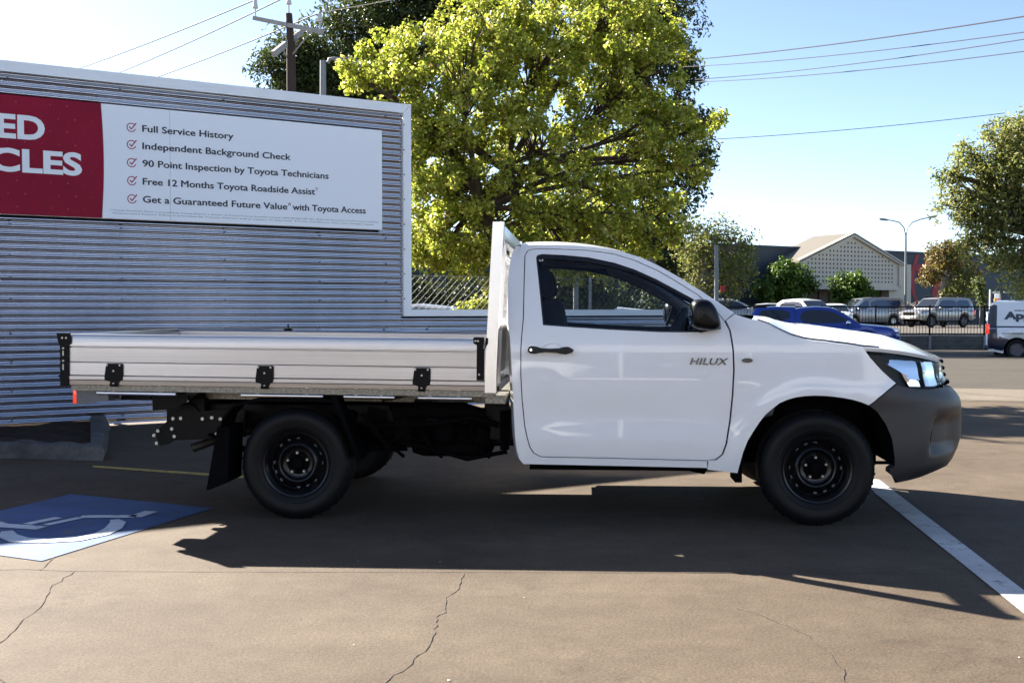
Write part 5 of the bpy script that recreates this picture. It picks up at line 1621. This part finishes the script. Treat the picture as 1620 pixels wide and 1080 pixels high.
def tree(name, label, base, lobes, trunk, clumps, per, clump_r, leaf, lmat, bmat, seed, aspect=.55, shell=.5, droop=0.0, trunk_r=.2, limb_r=.07, fill=.45, group=None, flat=1.0, twigs=120):
    """lobes: (x, y, z, rx, ry, rz) relative to the base; trunk: points relative to the base"""
    rg = np.random.default_rng(seed)
    root = empty(name, base); tag(root, label, 'tree' if 'shrub' not in name and 'bush' not in name and 'hedge' not in name else 'plant', group)
    L = np.array(lobes, float)
    vol = L[:, 3] * L[:, 4] * L[:, 5]; pr_ = vol ** .75; pr_ /= pr_.sum()
    k = rg.choice(len(L), clumps, p=pr_)
    d = rg.normal(0, 1, (clumps, 3)); d /= np.linalg.norm(d, axis=1)[:, None]
    rad = np.where(rg.random(clumps) < fill, rg.uniform(.25, .85, clumps), rg.uniform(shell + .25, 1.06, clumps))
    # lumpy outline
    rad *= 1 + .13 * np.sin(d[:, 0] * 5 + seed) * np.cos(d[:, 2] * 6 + seed * 2)
    cc = L[k, :3] + d * rad[:, None] * L[k, 3:]
    w = rg.lognormal(0, .35, clumps)
    cnt = np.maximum(4, (per * w).astype(int))
    ci = np.repeat(np.arange(clumps), cnt)
    n = len(ci)
    off = rg.normal(0, 1, (n, 3)); off /= np.linalg.norm(off, axis=1)[:, None]
    off *= (rg.random(n) ** .5)[:, None] * (clump_r * w[ci] ** .4)[:, None]
    off[:, 2] *= flat
    if droop: off[:, 2] -= droop * np.abs(rg.normal(0, 1, n))
    P = cc[ci] + off
    N = off / (np.linalg.norm(off, axis=1)[:, None] + 1e-6) * .6 + d[ci] * .3 + np.array([0, 0, .55])
    leaf_mesh('crown', P, N, leaf, lmat, root, aspect, seed=seed)
    mb = MB()
    T = [Vector(p) for p in trunk]
    mb.tube(T, [trunk_r * (1 - .5 * i / max(1, len(T) - 1)) for i in range(len(T))], 10)
    rr = random.Random(seed)
    tips = []
    for lo in lobes:
        c_ = Vector(lo[:3]); s_ = T[-1] if rr.random() < .6 or len(T) < 3 else T[-2]
        mid = s_.lerp(c_, .5) + Vector((rr.uniform(-.1, .1), rr.uniform(-.1, .1), rr.uniform(-.05, .15))) * (c_ - s_).length
        mb.tube([s_, s_.lerp(mid, .5) + Vector((0, 0, .05)), mid, c_], [limb_r * 1.2, limb_r, limb_r * .8, limb_r * .5], 7)
        tips.append((mid, c_, lo))
    for i in range(min(twigs, clumps)):
        c_ = Vector(cc[i]); m_, e_, _ = min(tips, key=lambda t: (t[1] - c_).length)
        st = m_.lerp(e_, rr.uniform(.1, 1))
        md = st.lerp(c_, .5) + Vector((rr.uniform(-.08, .08), rr.uniform(-.08, .08), rr.uniform(-.02, .12))) * (c_ - st).length
        mb.tube([st, md, c_], [limb_r * .35, limb_r * .22, limb_r * .10], 5, caps=False)
    mb.build('trunk', bmat, root, smooth=60)
    return root

M['bark'] = mat('brown_bark', (0.0595, 0.042, 0.0294), .9, var=.4, vscale=8, bump=.5, bscale=25)
M['gumbark'] = mat('pale_gum_bark', (0.336, 0.294, 0.252), .8, var=.25, vscale=3)
M['lf_yellow'] = leaf_mat('yellow_green_leaves', [(0.1109, 0.1663, 0.0158), (0.2851, 0.3406, 0.0317), (0.4594, 0.4910, 0.0634), (0.6019, 0.5940, 0.1584), (0.3802, 0.4277, 0.0475), (0.1980, 0.2534, 0.0317), (0.2376, 0.1663, 0.0554)], .54, .36)
M['lf_dark'] = leaf_mat('dark_green_leaves', [(0.0198, 0.0363, 0.0092), (0.0462, 0.066, 0.0158), (0.0792, 0.0957, 0.0211), (0.033, 0.0495, 0.0145)], .4)
M['lf_gum'] = leaf_mat('olive_gum_leaves', [(0.1148, 0.1388, 0.0383), (0.2105, 0.2488, 0.0574), (0.2967, 0.2871, 0.0861), (0.1723, 0.1627, 0.0479)], .5)
M['lf_gold'] = leaf_mat('golden_gum_leaves', [(0.1426, 0.1158, 0.0267), (0.2138, 0.1515, 0.0312), (0.0980, 0.0980, 0.0267), (0.2495, 0.1604, 0.0446)], .35)
M['lf_green'] = leaf_mat('fresh_green_leaves', [(0.033, 0.077, 0.0132), (0.077, 0.143, 0.0176), (0.132, 0.209, 0.0275), (0.055, 0.099, 0.0132)], .35)
M['lf_bush'] = leaf_mat('variegated_bush_leaves', [(0.033, 0.0594, 0.0132), (0.0792, 0.1122, 0.0198), (0.1584, 0.1716, 0.0528), (0.0528, 0.0792, 0.0198)], .35)

def tree_px(name, label, bx, Y, lob, trunk_px, zb=None, depth=.85, **kw):
    zb = ground_z(Y) if zb is None else zb
    b = at(bx, 480, Y); b.z = zb
    def rel(px, py, dy=0.0):
        q = at(px, py, Y + dy); return (q.x - b.x, dy, q.z - zb)
    k = Y / 1700
    lobes = []
    for e in lob:
        px, py, rx, ry = e[:4]; dy = e[4] if len(e) > 4 else 0.0
        x, y, z = rel(px, py, dy)
        lobes.append((x, y, z, rx * k, max(rx, ry) * k * depth, ry * k))
    return tree(name, label, tuple(b), lobes, [(0, 0, 0)] + [rel(*t) for t in trunk_px], **kw)

tree_px('broadleaf_tree', 'large yellow green leafy tree behind the low wall and the truck cab', 800, 17.0,
    [(860, 240, 215, 200), (740, 120, 140, 110, -.3), (880, 60, 190, 80), (1010, 120, 100, 105, -.2), (1055, 250, 62, 90), (640, 90, 80, 60, .2), (595, 140, 60, 42, -.2), (720, 290, 90, 110, .4), (700, 395, 65, 48, .2), (800, 370, 110, 70, .2), (960, 350, 105, 90, -.2), (1040, 345, 45, 60), (960, 10, 110, 50), (690, 210, 80, 70), (665, 300, 40, 110, .3), (1085, 190, 45, 50), (900, 400, 120, 40), (560, 120, 30, 25), (1125, 195, 22, 25), (1110, 260, 20, 30), (668, 395, 34, 45, .5), (690, 430, 40, 25, .4), (840, 415, 90, 30, .3)],
    [(790, 400), (765, 330), (800, 270, .1)], clumps=1050, per=74, clump_r=.165, leaf=.046, lmat=M['lf_yellow'], bmat=M['bark'], seed=3, aspect=.62, trunk_r=.14, limb_r=.045, fill=.42, twigs=700)
tree_px('evergreen_tree', 'big dark evergreen tree rising behind the power pole', 620, 56.0,
    [(480, 95, 62, 58), (445, 120, 40, 50), (560, 70, 90, 75), (640, 20, 120, 70), (520, 130, 80, 60), (600, 130, 70, 60), (760, -20, 130, 60), (720, 60, 110, 90), (455, 60, 25, 25)],
    [(620, 300), (610, 160)], clumps=620, per=75, clump_r=.82, leaf=.18, lmat=M['lf_dark'], bmat=M['bark'], seed=8, aspect=.3, droop=.25, trunk_r=.4, limb_r=.14, fill=.3, flat=.8)
tree_px('evergreen_tree', 'dark drooping evergreen tree showing right of the yellow green crown', 1030, 58.0,
    [(1000, -10, 90, 60), (1050, 50, 48, 62), (1030, 130, 70, 60), (1085, 108, 26, 26), (1100, 215, 28, 60), (1075, 290, 40, 60), (1060, 370, 55, 55), (960, 60, 80, 90), (940, 300, 120, 120), (1030, 420, 60, 40), (880, 380, 120, 70)],
    [(1030, 300), (1025, 120)], clumps=560, per=66, clump_r=.78, leaf=.19, lmat=M['lf_dark'], bmat=M['bark'], seed=15, aspect=.3, droop=.30, trunk_r=.3, limb_r=.12, fill=.3, flat=.8)
tree_px('gum_tree', 'airy olive brown gum tree behind the grey pole', 1118, 50.0,
    [(1130, 378, 42, 30), (1105, 400, 34, 28), (1165, 392, 28, 32), (1180, 383, 12, 16), (1120, 430, 48, 28), (1160, 430, 34, 30), (1095, 445, 30, 22), (1150, 455, 45, 18)],
    [(1110, 440), (1122, 400)], zb=FZ, clumps=170, per=36, clump_r=.55, leaf=.12, lmat=M['lf_gum'], bmat=M['gumbark'], seed=21, aspect=.32, trunk_r=.22, limb_r=.10, fill=.35)
tree_px('street_tree', 'dense green tree in front of the shop left of its gable', 1248, 80.0,
    [(1228, 445, 32, 24), (1250, 436, 32, 22), (1272, 450, 18, 14), (1212, 460, 20, 16), (1242, 465, 36, 16)],
    [(1250, 472)], zb=FZ, clumps=150, per=52, clump_r=.50, leaf=.17, lmat=M['lf_green'], bmat=M['bark'], seed=31, aspect=.5, trunk_r=.18, limb_r=.09, fill=.3)
tree_px('street_tree', 'smaller round green tree just below the gable vent panel', 1342, 79.0,
    [(1346, 452, 28, 20), (1334, 464, 18, 14), (1366, 461, 18, 16), (1348, 472, 32, 12)],
    [(1342, 478)], zb=FZ, clumps=110, per=52, clump_r=.48, leaf=.17, lmat=M['lf_green'], bmat=M['bark'], seed=35, aspect=.5, trunk_r=.18, limb_r=.09, fill=.3)
tree_px('gum_tree', 'golden gum tree with a white forked trunk before the red mural', 1493, 74.0,
    [(1500, 410, 26, 20), (1480, 432, 22, 12), (1515, 425, 26, 16), (1490, 400, 20, 14), (1530, 440, 20, 14), (1475, 440, 14, 8), (1510, 395, 30, 10)],
    [(1493, 455), (1496, 436)], zb=FZ, clumps=120, per=34, clump_r=.6, leaf=.16, lmat=M['lf_gold'], bmat=M['gumbark'], seed=41, aspect=.4, trunk_r=.32, limb_r=.16, fill=.3, flat=.6)
tree_px('gum_tree', 'tawny bushy gum sapling right of the white trunked gum', 1522, 73.0,
    [(1522, 455, 20, 26), (1515, 470, 22, 14), (1532, 440, 12, 14)],
    [(1522, 470)], zb=FZ, clumps=70, per=34, clump_r=.55, leaf=.14, lmat=M['lf_gum'], bmat=M['gumbark'], seed=43, aspect=.35, trunk_r=.12, limb_r=.07, fill=.4)
tree_px('gum_tree', 'large olive gum tree at the right edge of the scene', 1665, 37.0,
    [(1600, 240, 75, 60), (1560, 270, 55, 40), (1530, 300, 40, 40), (1510, 320, 26, 26), (1600, 330, 60, 60), (1545, 350, 45, 40), (1640, 200, 50, 45), (1575, 390, 36, 26), (1615, 420, 34, 40), (1680, 300, 80, 90), (1500, 275, 20, 16), (1530, 390, 18, 22)],
    [(1660, 380), (1640, 320)], clumps=340, per=52, clump_r=.40, leaf=.115, lmat=M['lf_gum'], bmat=M['bark'], seed=52, aspect=.3, droop=.18, trunk_r=.35, limb_r=.12, fill=.25, twigs=220)
tree_px('sapling', 'slender pale sapling beside the white post behind the fence', 1551, 66.0,
    [(1551, 462, 10, 14), (1550, 452, 5, 8), (1552, 474, 9, 10)], [(1551, 470)], zb=FZ, clumps=34, per=20, clump_r=.28, leaf=.11, lmat=M['lf_bush'], bmat=M['gumbark'], seed=61, trunk_r=.05, limb_r=.025, fill=.5)
tree_px('garden_shrub', 'leafy light green shrub behind the low wall seen through the cab windows', 930, 20.5,
    [(905, 455, 28, 42), (950, 465, 30, 34), (880, 475, 22, 28), (930, 440, 20, 20), (925, 485, 45, 20)], [(925, 480)], clumps=170, per=36, clump_r=.15, leaf=.055, lmat=M['lf_bush'], bmat=M['bark'], seed=71, trunk_r=.03, limb_r=.018, fill=.4)
tree_px('garden_shrub', 'low leafy shrub by the chain link fence behind the tray headboard', 745, 15.6,
    [(755, 487, 18, 8), (765, 482, 10, 8), (735, 492, 14, 6)], [(750, 490)], clumps=30, per=24, clump_r=.10, leaf=.04, lmat=M['lf_yellow'], bmat=M['bark'], seed=73, trunk_r=.02, limb_r=.012, fill=.4)
b = at(911, 480, 19.6)
yp = empty('yard_pole', (b.x, 19.6, ground_z(19.6))); tag(yp, 'slim grey yard pole seen through the cab windows beside the shrub', 'pole')
mb = MB(); mb.tube([(0, 0, 0), (0, 0, 2.6)], .05, 10); mb.build('shaft', M['pole'], yp, smooth=60)
mb = MB(); mb.lathe([(2.6, 0), (2.6, .055), (2.64, .05), (2.66, 0)], lambda z_, p_, q_: (p_, q_, z_), 12); mb.build('cap', M['fencegrey'], yp, smooth=60)
# bare shrub
b = at(1449, 480, 76.0)
bs = empty('bare_shrub', (b.x, 76.0, FZ)); tag(bs, 'leafless pale grey shrub at the foot of the mural', 'plant')
rr = random.Random(5)
mb = MB()
for i in range(26):
    a = rr.uniform(0, 6.28); l = rr.uniform(.7, 1.5); h = rr.uniform(.9, 1.7)
    e = Vector((l * math.cos(a), l * math.sin(a), h)); m_ = e * .5 + Vector((rr.uniform(-.15, .15), 0, .15))
    mb.tube([(0, 0, 0), m_, e], [.05, .035, .015], 5)
    for j in range(4):
        q = m_.lerp(e, rr.random()); mb.tube([q, q + Vector((rr.uniform(-.4, .4), rr.uniform(-.4, .4), rr.uniform(.1, .5)))], [.022, .01], 4)
mb.build('branches', M['gumbark'], bs, smooth=60)
# hedge added as a dark backdrop where the yard lies in shade
b = at(860, 480, 27.0)
hd = [( -6 + i * 1.0, 0.0, 1.25, .75, .6, 1.5) for i in range(10)]
tree('shade_hedge', 'long dark green hedge added as a shade backdrop behind the chain link fence', (b.x - .6, 27.0, ground_z(27)), hd, [(0, 0, 0), (0, 0, .4)], 520, 64, .35, .075, M['lf_dark'], M['bark'], 81, trunk_r=.08, limb_r=.03, fill=.5, twigs=40)
